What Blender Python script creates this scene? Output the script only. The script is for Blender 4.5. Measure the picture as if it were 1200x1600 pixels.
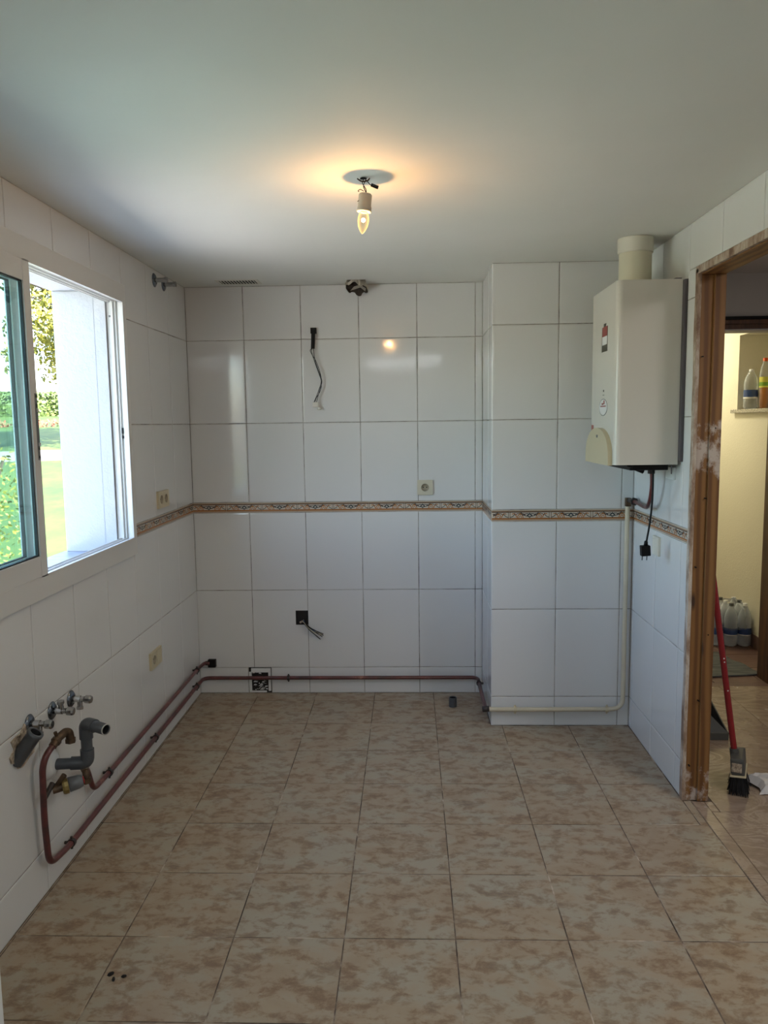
import bpy, bmesh, math, random
from mathutils import Vector, Matrix, Euler
random.seed(7)
D = bpy.data; C = bpy.context; SC = C.scene
for _o in list(D.objects): D.objects.remove(_o)
COL = SC.collection
R = math.radians

# ------------------------------------------------------------------ camera
cam = D.cameras.new('camera'); camo = D.objects.new('camera', cam); COL.objects.link(camo)
yaw, pitch, roll = -0.0335, -0.1138, -0.0132
f = Vector((math.sin(yaw)*math.cos(pitch), math.cos(yaw)*math.cos(pitch), math.sin(pitch)))
r0 = Vector((math.cos(yaw), -math.sin(yaw), 0)); u0 = r0.cross(f)
rr = r0*math.cos(roll)+u0*math.sin(roll); uu = -r0*math.sin(roll)+u0*math.cos(roll)
camo.matrix_world = Matrix(((rr.x, uu.x, -f.x, 1.2155), (rr.y, uu.y, -f.y, -4.2765), (rr.z, uu.z, -f.z, 1.5326), (0, 0, 0, 1)))
cam.sensor_fit = 'VERTICAL'; cam.sensor_height = 36.0; cam.lens = 1205.1/1600*36.0; cam.clip_start = 0.02; cam.clip_end = 400
SC.camera = camo

# ------------------------------------------------------------------ sky, sun, lights, exposure
SC.view_settings.view_transform = 'Standard'; SC.view_settings.look = 'None'
SC.view_settings.gamma = 1.0; SC.view_settings.use_curve_mapping = False
SC.view_settings.exposure = 0.42
w = D.worlds.new('sky'); SC.world = w; w.use_nodes = True
nt = w.node_tree; nt.nodes.clear()
sky = nt.nodes.new('ShaderNodeTexSky'); sky.sky_type = 'NISHITA'; sky.sun_disc = False
sky.sun_elevation = R(48); sky.sun_rotation = R(60); sky.air_density = 1.0; sky.dust_density = 1.5; sky.ozone_density = 1.2
bg = nt.nodes.new('ShaderNodeBackground'); bg.inputs[1].default_value = 1.25
out = nt.nodes.new('ShaderNodeOutputWorld')
nt.links.new(sky.outputs[0], bg.inputs[0]); nt.links.new(bg.outputs[0], out.inputs[0])
sl = D.lights.new('sun', 'SUN'); sl.energy = 30.0; sl.angle = R(0.6); sl.color = (1, .95, .86)
so = D.objects.new('sun', sl); COL.objects.link(so)
so.rotation_euler = Vector((.50, -.40, .80)).to_track_quat('Z', 'Y').to_euler()

def area(name, loc, rot, sx, sy, energy, color, portal=False):
    l = D.lights.new(name, 'AREA'); l.shape = 'RECTANGLE'; l.size = sx; l.size_y = sy; l.energy = energy; l.color = color
    if portal: l.cycles.is_portal = True
    o = D.objects.new(name, l); COL.objects.link(o); o.location = loc; o.rotation_euler = rot
    return o
# daylight enters by the side window (a portal guides the sky's light); added unseen fills for kitchen and hall; entrance lamp
area('window_portal', (-.30, -1.82, 1.55), (0, R(-90), 0), 1.1, 1.7, 1, (1, 1, 1), True)
area('kitchen_fill_light', (1.15, -5.2, 2.275), (0, 0, 0), .9, .9, 17, (.87, .94, 1.0))  # added fill on the ceiling behind the camera, no lamp known there
area('hall_fill_light', (3.15, -2.6, 2.32), (0, 0, 0), .5, .5, 13, (1.0, .95, .90))  # added fill in place of hall daylight, overhead to stay out of tile reflections
area('entrance_lamp', (2.85, 1.62, 2.44), (0, 0, 0), .3, .3, 11, (1.0, .92, .68))

# ------------------------------------------------------------------ materials
def mat(name, color=(.8, .8, .8), rough=.5, metal=0, spec=.5, **kw):
    m = D.materials.new(name); m.use_nodes = True
    b = m.node_tree.nodes['Principled BSDF']
    b.inputs['Base Color'].default_value = (*color, 1); b.inputs['Roughness'].default_value = rough
    b.inputs['Metallic'].default_value = metal; b.inputs['Specular IOR Level'].default_value = spec
    for k, v in kw.items(): b.inputs[k.replace('_', ' ')].default_value = v
    return m
def N(m, t, **kw):
    n = m.node_tree.nodes.new(t)
    for k, v in kw.items():
        if k in n.inputs.keys() if not isinstance(k, int) else False: n.inputs[k].default_value = v
        else: setattr(n, k, v)
    return n
def L(m, a, b): m.node_tree.links.new(a, b)
def BS(m): return m.node_tree.nodes['Principled BSDF']
def ramp(m, fac, stops):
    r = m.node_tree.nodes.new('ShaderNodeValToRGB'); e = r.color_ramp.elements
    while len(e) < len(stops): e.new(.5)
    for q, (p, c) in zip(e, stops): q.position = p; q.color = (*c, 1)
    L(m, fac, r.inputs[0]); return r.outputs[0]
def noise(m, scale, detail=4, rough=.55, vec=None, dist=0):
    n = m.node_tree.nodes.new('ShaderNodeTexNoise'); n.inputs['Scale'].default_value = scale
    n.inputs['Detail'].default_value = detail; n.inputs['Roughness'].default_value = rough; n.inputs['Distortion'].default_value = dist
    if vec is None: vec = pos(m)
    L(m, vec, n.inputs['Vector']); return n.outputs[0]
def pos(m, sc=None, rot=None):
    g = m.node_tree.nodes.new('ShaderNodeNewGeometry')
    if sc is None: return g.outputs['Position']
    mp = m.node_tree.nodes.new('ShaderNodeMapping'); mp.inputs['Scale'].default_value = sc
    if rot: mp.inputs['Rotation'].default_value = rot
    L(m, g.outputs['Position'], mp.inputs['Vector']); return mp.outputs[0]
def mix(m, fac, a, b, mode='MIX'):
    n = m.node_tree.nodes.new('ShaderNodeMix'); n.data_type = 'RGBA'; n.blend_type = mode
    for sock, v in ((n.inputs['Factor'], fac), (n.inputs[6], a), (n.inputs[7], b)):
        if isinstance(v, (int, float)): sock.default_value = v
        elif isinstance(v, tuple): sock.default_value = (*v, 1)
        else: L(m, v, sock)
    return n.outputs[2]
def bump(m, h, strength=.2, dist=.002):
    b = m.node_tree.nodes.new('ShaderNodeBump'); b.inputs['Strength'].default_value = strength; b.inputs['Distance'].default_value = dist
    L(m, h, b.inputs['Height']); L(m, b.outputs[0], BS(m).inputs['Normal'])

M = {}
M['tile'] = m = mat('white_glazed_tile', (.72, .72, .705), .09, spec=.55)
bump(m, noise(m, 9, 2), .12, .004)
M['grout'] = m = mat('wall_grout', (.5, .48, .44), .9)
L(m, ramp(m, noise(m, 6, 5, .7), [(.36, (.07, .055, .045)), (.50, (.34, .31, .26)), (.70, (.60, .58, .54))]), BS(m).inputs['Base Color'])
M['floor'] = m = mat('beige_stoneware', (.4, .33, .26), .32, spec=.45)
oi = m.node_tree.nodes.new('ShaderNodeObjectInfo')
vm = m.node_tree.nodes.new('ShaderNodeVectorMath'); vm.operation = 'MULTIPLY_ADD'
cmb = m.node_tree.nodes.new('ShaderNodeCombineXYZ'); mu = m.node_tree.nodes.new('ShaderNodeMath'); mu.operation = 'MULTIPLY'; mu.inputs[1].default_value = 37
L(m, oi.outputs['Random'], mu.inputs[0])
for i in range(3): L(m, mu.outputs[0], cmb.inputs[i])
L(m, pos(m, (2.9, 4.2, 1)), vm.inputs[0]); vm.inputs[1].default_value = (1, 1, 1); L(m, cmb.outputs[0], vm.inputs[2])
n1 = noise(m, 1.6, 6, .62, vm.outputs[0], .5); n2 = noise(m, 5.5, 6, .7, vm.outputs[0], .3)
c1 = ramp(m, n1, [(.30, (.50, .385, .27)), (.46, (.56, .455, .335)), (.58, (.56, .50, .40)), (.8, (.57, .52, .43))])
c2 = ramp(m, n2, [(.34, (.36, .22, .15)), (.43, (.62, .47, .36)), (.52, (1, 1, 1))])
cc = mix(m, 1.0, mix(m, .62, c1, c2, 'MULTIPLY'), (.68, .655, .615), 'MULTIPLY')
L(m, cc, BS(m).inputs['Base Color'])
L(m, ramp(m, n2, [(.3, (.42,)*3), (.7, (.27,)*3)]), BS(m).inputs['Roughness'])
bump(m, n2, .10, .002)
M['floor_grout'] = m = mat('floor_grout', (.2, .15, .11), .9)
L(m, ramp(m, noise(m, 5, 4, .7), [(.40, (.06, .042, .03)), (.54, (.20, .15, .11)), (.64, (.55, .46, .36))]), BS(m).inputs['Base Color'])
M['marble'] = m = mat('brown_marble', (.35, .25, .16), .14, spec=.5)
n1 = noise(m, 3.2, 8, .65, pos(m, (1, 1.6, 1), (0, 0, .5)), 2.2)
L(m, ramp(m, n1, [(.3, (.23, .16, .11)), (.45, (.30, .215, .15)), (.52, (.38, .29, .215)), (.57, (.27, .19, .135)), (.7, (.35, .26, .19))]), BS(m).inputs['Base Color'])
L(m, ramp(m, noise(m, 4, 4), [(.3, (.13,)*3), (.7, (.33,)*3)]), BS(m).inputs['Roughness'])
M['terracotta'] = m = mat('terracotta', (.25, .11, .07), .38)
L(m, ramp(m, noise(m, 7, 4), [(.3, (.12, .066, .052)), (.7, (.19, .11, .09))]), BS(m).inputs['Base Color'])
M['ceiling'] = m = mat('ceiling_paint', (.70, .685, .62), .75)
L(m, ramp(m, noise(m, 1.3, 3), [(.3, (.77, .765, .70)), (.7, (.82, .81, .75))]), BS(m).inputs['Base Color'])
bump(m, noise(m, 3, 3), .25, .02)
M['patch'] = mat('ceiling_filler', (.60, .62, .57), .8)
M['hallpaint'] = mat('hall_paint', (.60, .57, .55), .8)
M['cream'] = m = mat('cream_gotele', (.80, .76, .62), .8); bump(m, noise(m, 90, 3), .35, .004)
M['stucco'] = m = mat('white_stucco', (.50, .505, .52), .85); bump(m, noise(m, 28, 6, .7), .6, .008)
M['alu'] = mat('white_lacquered_aluminium', (.66, .65, .62), .35)
M['rubber'] = mat('black_rubber', (.02, .02, .022), .6)
M['steel'] = mat('latch_steel', (.24, .23, .22), .4, .8)
M['sill'] = m = mat('grey_stone_sill', (.33, .37, .46), .35)
L(m, ramp(m, noise(m, 14, 5), [(.35, (.26, .30, .38)), (.7, (.44, .47, .54))]), BS(m).inputs['Base Color'])
m = D.materials.new('tinted_glass'); m.use_nodes = True; t = m.node_tree; t.nodes.clear(); M['glass'] = m
tr = t.nodes.new('ShaderNodeBsdfTransparent'); tr.inputs[0].default_value = (.84, .93, .92, 1)
gl = t.nodes.new('ShaderNodeBsdfGlossy'); gl.inputs['Roughness'].default_value = .02; gl.inputs[0].default_value = (.85, 1, .97, 1)
fr0 = t.nodes.new('ShaderNodeLayerWeight'); fr0.inputs[0].default_value = .5
fr1 = t.nodes.new('ShaderNodeMath'); fr1.operation = 'POWER'; fr1.inputs[1].default_value = 4.5
fr = t.nodes.new('ShaderNodeMath'); fr.operation = 'MULTIPLY_ADD'; fr.inputs[1].default_value = .9; fr.inputs[2].default_value = .05
t.links.new(fr0.outputs['Facing'], fr1.inputs[0]); t.links.new(fr1.outputs[0], fr.inputs[0])
ms = t.nodes.new('ShaderNodeMixShader'); oo = t.nodes.new('ShaderNodeOutputMaterial')
t.links.new(fr.outputs[0], ms.inputs[0]); t.links.new(tr.outputs[0], ms.inputs[1]); t.links.new(gl.outputs[0], ms.inputs[2]); t.links.new(ms.outputs[0], oo.inputs[0])
M['copper'] = m = mat('red_painted_copper', (.15, .045, .04), .28, spec=.6)
L(m, ramp(m, noise(m, 9, 5, .7), [(.33, (.05, .022, .02)), (.5, (.115, .028, .027)), (.64, (.16, .045, .04)), (.74, (.42, .20, .14))]), BS(m).inputs['Base Color'])
M['blackpipe'] = m = mat('blackened_copper', (.035, .028, .026), .4)
M['beigepipe'] = m = mat('cream_painted_copper', (.62, .55, .40), .35)
L(m, ramp(m, noise(m, 17, 3, .6), [(.26, (.05, .04, .03)), (.30, (.60, .53, .39)), (.8, (.66, .59, .44))]), BS(m).inputs['Base Color'])
M['bronze'] = m = mat('oxidised_bronze', (.10, .065, .04), .45, .6)
L(m, ramp(m, noise(m, 40, 3), [(.3, (.06, .04, .025)), (.7, (.17, .11, .065))]), BS(m).inputs['Base Color'])
M['brass'] = mat('dull_brass', (.33, .25, .10), .38, .8)
M['chrome'] = mat('chrome', (.42, .42, .42), .2, 1)
M['chromedark'] = mat('aged_chrome', (.16, .18, .21), .25, 1)
M['pvc'] = m = mat('dark_grey_pvc', (.075, .082, .09), .32)
M['pvcin'] = mat('pipe_inside', (.01, .01, .01), .8)
M['pvclip'] = mat('pvc_cut_edge', (.45, .44, .40), .6)
M['knob'] = mat('grey_plastic_knob', (.16, .165, .17), .35)
M['stickred'] = mat('faded_red_print', (.30, .07, .06), .5); M['stickdark'] = mat('dark_olive_print', (.06, .06, .04), .5)
M['redplastic'] = mat('red_plastic', (.35, .02, .02), .4)
M['whiteplastic'] = mat('white_plastic', (.78, .79, .78), .3)
M['ivory'] = mat('ivory_plastic', (.60, .52, .34), .3)
M['ivoryback'] = mat('ivory_plastic_backwall', (.62, .58, .45), .3)
M['socketin'] = mat('socket_recess_plastic', (.36, .31, .22), .4)
M['black'] = mat('black_plastic', (.006, .006, .006), .5, spec=.25)
M['hole'] = m = mat('dark_cavity', (.02, .018, .016), .95)
M['plaster'] = m = mat('rough_plaster', (.50, .42, .32), .95)
L(m, ramp(m, noise(m, 60, 5, .7), [(.35, (.16, .12, .085)), (.55, (.48, .39, .29)), (.7, (.68, .62, .52))]), BS(m).inputs['Base Color'])
bump(m, noise(m, 70, 5), .8, .006)
M['chipped'] = m = mat('chipped_white_paint', (.6, .6, .6), .7)
L(m, ramp(m, noise(m, 34, 5, .75, pos(m, (.6, 1, 1.6))), [(.46, (.02, .018, .015)), (.50, (.72, .72, .70))]), BS(m).inputs['Base Color'])
M['boiler'] = mat('white_enamel', (.66, .64, .58), .25, spec=.5)
M['boilerback'] = mat('grey_metal_plate', (.12, .11, .12), .45, .5)
M['cap'] = mat('beige_plastic_cover', (.56, .49, .32), .4)
M['flue'] = mat('cream_flue', (.66, .62, .47), .4); M['fluecollar'] = mat('flue_collar', (.72, .69, .59), .45)
M['wood'] = m = mat('raw_pine', (.3, .15, .06), .6)
wv = m.node_tree.nodes.new('ShaderNodeTexWave'); wv.wave_type = 'BANDS'; wv.bands_direction = 'X'
wv.inputs['Scale'].default_value = 9; wv.inputs['Distortion'].default_value = 5; wv.inputs['Detail'].default_value = 3; wv.inputs['Detail Scale'].default_value = .6
L(m, pos(m, (1, 1, .14)), wv.inputs[0])
cw = ramp(m, wv.outputs[1], [(.15, (.135, .055, .015)), (.5, (.20, .088, .023)), (.9, (.24, .112, .032))])
kn = m.node_tree.nodes.new('ShaderNodeTexVoronoi'); kn.inputs['Scale'].default_value = 1; L(m, pos(m, (11, 11, 3.0)), kn.inputs['Vector'])
cw = mix(m, ramp(m, kn.outputs['Distance'], [(.05, (1, 1, 1)), (.13, (0, 0, 0))]), cw, (.05, .022, .01))
sp = m.node_tree.nodes.new('ShaderNodeSeparateXYZ'); L(m, pos(m), sp.inputs[0])
mr = m.node_tree.nodes.new('ShaderNodeMapRange'); mr.interpolation_type = 'SMOOTHSTEP'
# plaster smears are where the old wall mortar stuck: a belt near 1.4 m and at the foot
zr = ramp(m, sp.outputs[2], [(0, (.42,)*3), (.06, (.36,)*3), (.10, (0,)*3), (.57, (0,)*3), (.64, (.44,)*3), (.72, (.46,)*3), (.76, (0,)*3), (1, (0,)*3)])
zd = m.node_tree.nodes.new('ShaderNodeMath'); zd.operation = 'MULTIPLY'; zd.inputs[1].default_value = .476
L(m, sp.outputs[2], zd.inputs[0]); L(m, zd.outputs[0], zr.node.inputs[0])
ad = m.node_tree.nodes.new('ShaderNodeMath'); ad.operation = 'MULTIPLY_ADD'; ad.inputs[1].default_value = 1.0
L(m, noise(m, 16, 6, .7, pos(m, (1, 1, .7))), ad.inputs[0]); L(m, zr, ad.inputs[2])
pf = ramp(m, ad.outputs[0], [(.86, (0, 0, 0)), (.98, (1, 1, 1))])
cw = mix(m, pf, cw, (.50, .42, .36)); L(m, cw, BS(m).inputs['Base Color']); bump(m, wv.outputs[1], .3, .002)
M['woodpale'] = m = mat('plaster_stained_pine', (.42, .30, .2), .75)
L(m, ramp(m, noise(m, 18, 6, .7, pos(m, (1, 1, .35))), [(.35, (.17, .095, .06)), (.48, (.36, .26, .19)), (.62, (.56, .49, .41))]), BS(m).inputs['Base Color'])
M['wooddark'] = m = mat('varnished_brown_wood', (.075, .03, .015), .35)
L(m, ramp(m, noise(m, 12, 5, .6, pos(m, (3, 3, .3))), [(.35, (.055, .02, .01)), (.7, (.16, .065, .025))]), BS(m).inputs['Base Color'])
M['granite'] = m = mat('speckled_granite', (.4, .38, .33), .3)
L(m, ramp(m, noise(m, 130, 3, .6), [(.4, (.12, .10, .08)), (.5, (.42, .38, .30)), (.62, (.72, .70, .62))]), BS(m).inputs['Base Color'])
M['mat'] = m = mat('grey_rubber_mat', (.07, .075, .075), .8)
L(m, ramp(m, noise(m, 16, 4, .6, pos(m, (.5, 3, 1))), [(.35, (.045, .05, .05)), (.7, (.13, .135, .13))]), BS(m).inputs['Base Color'])
M['redpole'] = mat('red_painted_metal', (.23, .012, .015), .25)
M['bristle'] = mat('black_bristle', (.008, .008, .009), .7)
M['greyplastic'] = mat('dark_grey_plastic', (.075, .075, .07), .5)
M['cloth'] = m = mat('white_crumpled_plastic', (.62, .60, .60), .5)
M['pet'] = None
m = D.materials.new('clear_pet'); m.use_nodes = True; t = m.node_tree; t.nodes.clear(); M['pet'] = m
tr = t.nodes.new('ShaderNodeBsdfTransparent'); tr.inputs[0].default_value = (.95, .96, .97, 1)
gl = t.nodes.new('ShaderNodeBsdfPrincipled'); gl.inputs['Base Color'].default_value = (.75, .8, .86, 1); gl.inputs['Roughness'].default_value = .08
lw = t.nodes.new('ShaderNodeLayerWeight'); lw.inputs[0].default_value = .45
ms = t.nodes.new('ShaderNodeMixShader'); oo = t.nodes.new('ShaderNodeOutputMaterial')
pm_ = t.nodes.new('ShaderNodeMath'); pm_.operation = 'MULTIPLY_ADD'; pm_.inputs[1].default_value = .7; pm_.inputs[2].default_value = .30
t.links.new(lw.outputs['Facing'], pm_.inputs[0]); t.links.new(pm_.outputs[0], ms.inputs[0]); t.links.new(tr.outputs[0], ms.inputs[1]); t.links.new(gl.outputs[0], ms.inputs[2]); t.links.new(ms.outputs[0], oo.inputs[0])
M['petclear'] = m = M['pet'].copy(); m.name = 'thin_clear_pet'
for n_ in m.node_tree.nodes:
    if n_.type == 'MATH': n_.inputs[2].default_value = .06
M['bluelabel'] = mat('blue_label', (.03, .07, .22), .4); M['whitelabel'] = mat('white_label', (.75, .75, .75), .4)
M['greenlabel'] = mat('green_label', (.22, .42, .04), .4); M['yellowlabel'] = mat('yellow_label', (.75, .72, .12), .4)
M['pinklabel'] = mat('pink_label', (.75, .35, .4), .4)
M['orange'] = mat('orange_drink', (.62, .22, .02), .12); M['orangecap'] = mat('orange_cap', (.75, .10, .02), .35)
M['lamp_ceramic'] = mat('lampholder_ceramic', (.45, .42, .36), .5)
m = D.materials.new('filament_glow'); m.use_nodes = True; t = m.node_tree; t.nodes.clear(); M['filament'] = m
em = t.nodes.new('ShaderNodeEmission'); em.inputs[0].default_value = (1, .62, .25, 1); em.inputs[1].default_value = 60
oo = t.nodes.new('ShaderNodeOutputMaterial'); t.links.new(em.outputs[0], oo.inputs[0])
m = D.materials.new('bulb_glass'); m.use_nodes = True; t = m.node_tree; t.nodes.clear(); M['bulbglass'] = m
tr = t.nodes.new('ShaderNodeBsdfTransparent'); tr.inputs[0].default_value = (1, .95, .86, 1)
gl = t.nodes.new('ShaderNodeEmission'); gl.inputs[0].default_value = (1, .62, .22, 1); gl.inputs[1].default_value = 1.6
lw = t.nodes.new('ShaderNodeLayerWeight'); lw.inputs[0].default_value = .45
ms = t.nodes.new('ShaderNodeMixShader'); oo = t.nodes.new('ShaderNodeOutputMaterial')
t.links.new(lw.outputs['Facing'], ms.inputs[0]); t.links.new(tr.outputs[0], ms.inputs[1]); t.links.new(gl.outputs[0], ms.inputs[2]); t.links.new(ms.outputs[0], oo.inputs[0])
M['ductin'] = mat('shaded_duct_inside', (.045, .032, .022), .7)  # shade of the open duct mouth put into the inner shell's colour
M['foil'] = m = mat('crinkled_foil', (.42, .38, .31), .38, .7); bump(m, noise(m, 60, 4), 1, .01)
M['wirewhite'] = mat('pale_wire', (.55, .5, .36), .4)
M['connector'] = mat('clear_connector', (.75, .72, .64), .2)
M['d_cream'] = mat('listello_cream', (.60, .52, .42), .2); M['d_brown'] = mat('listello_brown', (.10, .045, .02), .25)
M['d_orange'] = mat('listello_orange', (.42, .15, .03), .25); M['d_blue'] = mat('listello_slate', (.025, .04, .05), .25); M['d_tan'] = mat('listello_tan', (.32, .20, .12), .25)
M['grass'] = m = mat('mown_grass', (.06, .09, .012), .9)
L(m, ramp(m, noise(m, .55, 8, .75, pos(m, (1, .6, 1))), [(.36, (.014, .040, .002)), (.5, (.034, .066, .003)), (.64, (.058, .082, .008))]), BS(m).inputs['Base Color'])
M['path'] = mat('pale_path', (.16, .155, .14), .9)
M['leafy'] = m = mat('yellow_green_leaves', (.11, .10, .015), .6)
L(m, ramp(m, noise(m, 2.2, 4), [(.35, (.07, .09, .012)), (.52, (.20, .18, .012)), (.7, (.24, .22, .05))]), BS(m).inputs['Base Color'])
M['hedgeleaf'] = m = mat('hedge_leaves', (.05, .08, .02), .6)
L(m, ramp(m, noise(m, 3, 4), [(.35, (.045, .075, .012)), (.7, (.11, .15, .03))]), BS(m).inputs['Base Color'])
M['bark'] = mat('bark', (.09, .06, .04), .9)
M['flower'] = mat('red_flowers', (.35, .07, .04), .7); M['roof'] = mat('clay_roof', (.25, .12, .09), .8); M['housewall'] = mat('distant_white_wall', (.5, .5, .48), .8)
M['drybed'] = mat('dry_flower_bed', (.16, .10, .05), .9)

# ------------------------------------------------------------------ mesh builder
class MB:
    def __init__(s): s.v = []; s.f = []; s.mi = []; s.mats = []; s.sm = []
    def mid(s, m):
        if m not in s.mats: s.mats.append(m)
        return s.mats.index(m)
    def add(s, vs, fs, m, smooth=False):
        b = len(s.v); k = s.mid(m); s.v += [tuple(v) for v in vs]
        for q in fs: s.f.append([b+i for i in q]); s.mi.append(k); s.sm.append(smooth)
        return s
    def box(s, a, b, m, bev=0, rot=None, c=None):
        x0, y0, z0 = [min(p, q) for p, q in zip(a, b)]; x1, y1, z1 = [max(p, q) for p, q in zip(a, b)]
        if bev:
            bm = bmesh.new(); bmesh.ops.create_cube(bm, size=1)
            for v in bm.verts: v.co = Vector(((x0+x1)/2+v.co.x*(x1-x0), (y0+y1)/2+v.co.y*(y1-y0), (z0+z1)/2+v.co.z*(z1-z0)))
            bmesh.ops.bevel(bm, geom=bm.edges[:], offset=bev, segments=2, affect='EDGES', profile=.6)
            vs = [v.co.copy() for v in bm.verts]; fs = [[v.index for v in q.verts] for q in bm.faces]; bm.free()
        else:
            vs = [Vector(p) for p in ((x0,y0,z0),(x1,y0,z0),(x1,y1,z0),(x0,y1,z0),(x0,y0,z1),(x1,y0,z1),(x1,y1,z1),(x0,y1,z1))]
            fs = [(3,2,1,0),(4,5,6,7),(0,1,5,4),(1,2,6,5),(2,3,7,6),(3,0,4,7)]
        if rot is not None:
            c = Vector(c) if c is not None else Vector(((x0+x1)/2, (y0+y1)/2, (z0+z1)/2)); E_ = Euler(rot).to_matrix()
            vs = [E_ @ (v-c)+c for v in vs]
        return s.add(vs, fs, m)
    def tube(s, pts, r, m, n=12, cap=True, rs=None):
        pts = [Vector(p) for p in pts]; rings = []; up = None
        for i, p in enumerate(pts):
            t = (pts[min(i+1, len(pts)-1)]-pts[max(i-1, 0)]).normalized()
            if up is None: up = Vector((0, 0, 1)) if abs(t.z) < .9 else Vector((1, 0, 0))
            a = (up - t*up.dot(t)).normalized(); up = a; b = t.cross(a)
            q = rs[i] if rs else r
            rings.append([p+(a*math.cos(2*math.pi*k/n)+b*math.sin(2*math.pi*k/n))*q for k in range(n)])
        vs = [v for g in rings for v in g]
        fs = [(i*n+k, i*n+(k+1) % n, (i+1)*n+(k+1) % n, (i+1)*n+k) for i in range(len(pts)-1) for k in range(n)]
        s.add(vs, fs, m, True)
        if cap: s.add(rings[0], [list(range(n))[::-1]], m); s.add(rings[-1], [list(range(n))], m)
        return s
    def lathe(s, prof, m, n=20, o=(0, 0, 0), ax=(0, 0, 1), smooth=True):
        ax = Vector(ax).normalized(); a = ax.orthogonal().normalized(); b = ax.cross(a); o = Vector(o); vs = []
        for (r, h) in prof:
            r = max(r, 1e-5)
            for k in range(n): vs.append(o+ax*h+(a*math.cos(2*math.pi*k/n)+b*math.sin(2*math.pi*k/n))*r)
        fs = [(i*n+k, i*n+(k+1) % n, (i+1)*n+(k+1) % n, (i+1)*n+k) for i in range(len(prof)-1) for k in range(n)]
        return s.add(vs, fs, m, smooth)
    def prism(s, poly, h0, h1, m, fn):
        n = len(poly); vs = [fn(x, y, h0) for x, y in poly]+[fn(x, y, h1) for x, y in poly]
        return s.add(vs, [list(range(n))[::-1], list(range(n, 2*n))]+[(i, (i+1) % n, n+(i+1) % n, n+i) for i in range(n)], m)
    def mesh(s, name):
        me = D.meshes.new(name); me.from_pydata([tuple(v) for v in s.v], [], s.f)
        for m in s.mats: me.materials.append(m)
        me.polygons.foreach_set('material_index', s.mi); me.polygons.foreach_set('use_smooth', s.sm)
        me.update(); bm = bmesh.new(); bm.from_mesh(me); bmesh.ops.recalc_face_normals(bm, faces=bm.faces[:]); bm.to_mesh(me); bm.free()
        return me
    def build(s, name, parent=None, **props):
        o = D.objects.new(name, s.mesh(name)); COL.objects.link(o)
        if parent: o.parent = parent; o.matrix_parent_inverse = Matrix.Translation(-parent_world(parent))
        for k, v in props.items(): o[k] = v
        return o
def parent_world(p):
    v = Vector((0, 0, 0))
    while p: v = v+p.location+(p.matrix_parent_inverse.translation if p.parent else Vector((0,0,0))); p = p.parent
    return v
def thing(name, loc, label, cat, group=None):
    o = D.objects.new(name, None); COL.objects.link(o); o.location = loc; o.empty_display_size = .05
    o['label'] = label; o['category'] = cat
    if group: o['group'] = group
    return o
def tag(o, label, cat, group=None, kind=None):
    o['label'] = label; o['category'] = cat
    if group: o['group'] = group
    if kind: o['kind'] = kind
    return o
def fillet(pts, r=.03, n=5):
    P = [Vector(p) for p in pts]; o = [P[0]]
    for i in range(1, len(P)-1):
        a = P[i-1]-P[i]; b = P[i+1]-P[i]; q = min(r, a.length*.48, b.length*.48)
        A = P[i]+a.normalized()*q; B = P[i]+b.normalized()*q
        for k in range(n+1):
            t = k/n; o.append(A*(1-t)**2+P[i]*2*t*(1-t)+B*t*t)
    o.append(P[-1]); return o
def smoothpath(pts, n=6):
    P = [Vector(p) for p in pts]; P = [P[0]*2-P[1]]+P+[P[-1]*2-P[-2]]; o = []
    for i in range(1, len(P)-2):
        for k in range(n):
            t = k/n; a, b, c, d = P[i-1:i+3]
            o.append(.5*((2*b)+(c-a)*t+(2*a-5*b+4*c-d)*t*t+(3*b-a-3*c+d)*t**3))
    o.append(P[-2]); return o

# ------------------------------------------------------------------ dimensions
Z1, Z2, ZB1, ZB2, Z3, Z4, ZT = .1515, .6028, 1.0459, 1.1038, 1.5444, 1.9973, 2.285
XC, CD, XR = 1.6188, .484, 2.31
T = .316; FRONT = -6.1
WY0, WY1, WZ0, WZ1 = -2.70, -.977, 1.052, 2.060      # clear hole of the window frame
DJ = -1.262                                          # kitchen side of the doorway jamb face
def S(name, mb): return mb.build(name, kind='structure')

# ------------------------------------------------------------------ shell
g = M['grout']; st = M['stucco']; hp = M['hallpaint']
wl = MB()      # left wall, tiled inside, stuccoed outside, with the window hole
for (y0, y1, z0, z1) in ((-6.3, .3, -.5, .995), (-6.3, .3, 2.107, 2.75), (-.985, .3, .995, 2.107), (-6.3, -2.73, .995, 2.107)):
    wl.box((-.0024, -.962 if y0 == -.985 else y0, z0), (-.06, y1, z1), g); wl.box((-.06, y0, z0), (-.285, y1, z1), st)
wall_left = S('wall_left', wl)
bw = MB(); bw.box((-.06, .009, -.1), (2.42, .16, 2.75), g)
for (a, b_, z0, z1) in ((-.06, .279, -.1, .158), (-.06, .052, .158, .203), (.096, .562, .158, .203), (.412, 2.3, -.1, .158), (.562, 2.3, .158, .203), (-.06, 2.3, .203, .402), (-.06, .562, .402, .484), (.633, 2.3, .402, .484), (-.06, 2.3, .484, 2.3)):
    bw.box((a, .003, z0), (b_, .009, z1), g)
wall_back = S('wall_back', bw)
cb = MB(); cb.box((XC+.003, .003, -.1), (XR+.1, -CD+.003, 2.32), g); chimney = S('wall_chimney_breast', cb)
wr = MB()
wr.box((XR+.003, -CD, -.1), (2.40, -1.238, 2.4), g); wr.box((2.40, .16, -.1), (2.42, -1.238, 2.4), hp)
wr.box((XR+.003, -1.238, 2.108), (2.40, -3.0, 2.4), g); wr.box((2.40, -1.238, 2.108), (2.42, -3.0, 2.4), hp)
wr.box((XR+.009, -3.0, -.1), (2.40, FRONT, 2.4), g); wr.box((2.40, -3.0, -.1), (2.42, FRONT, 2.4), hp)
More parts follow.
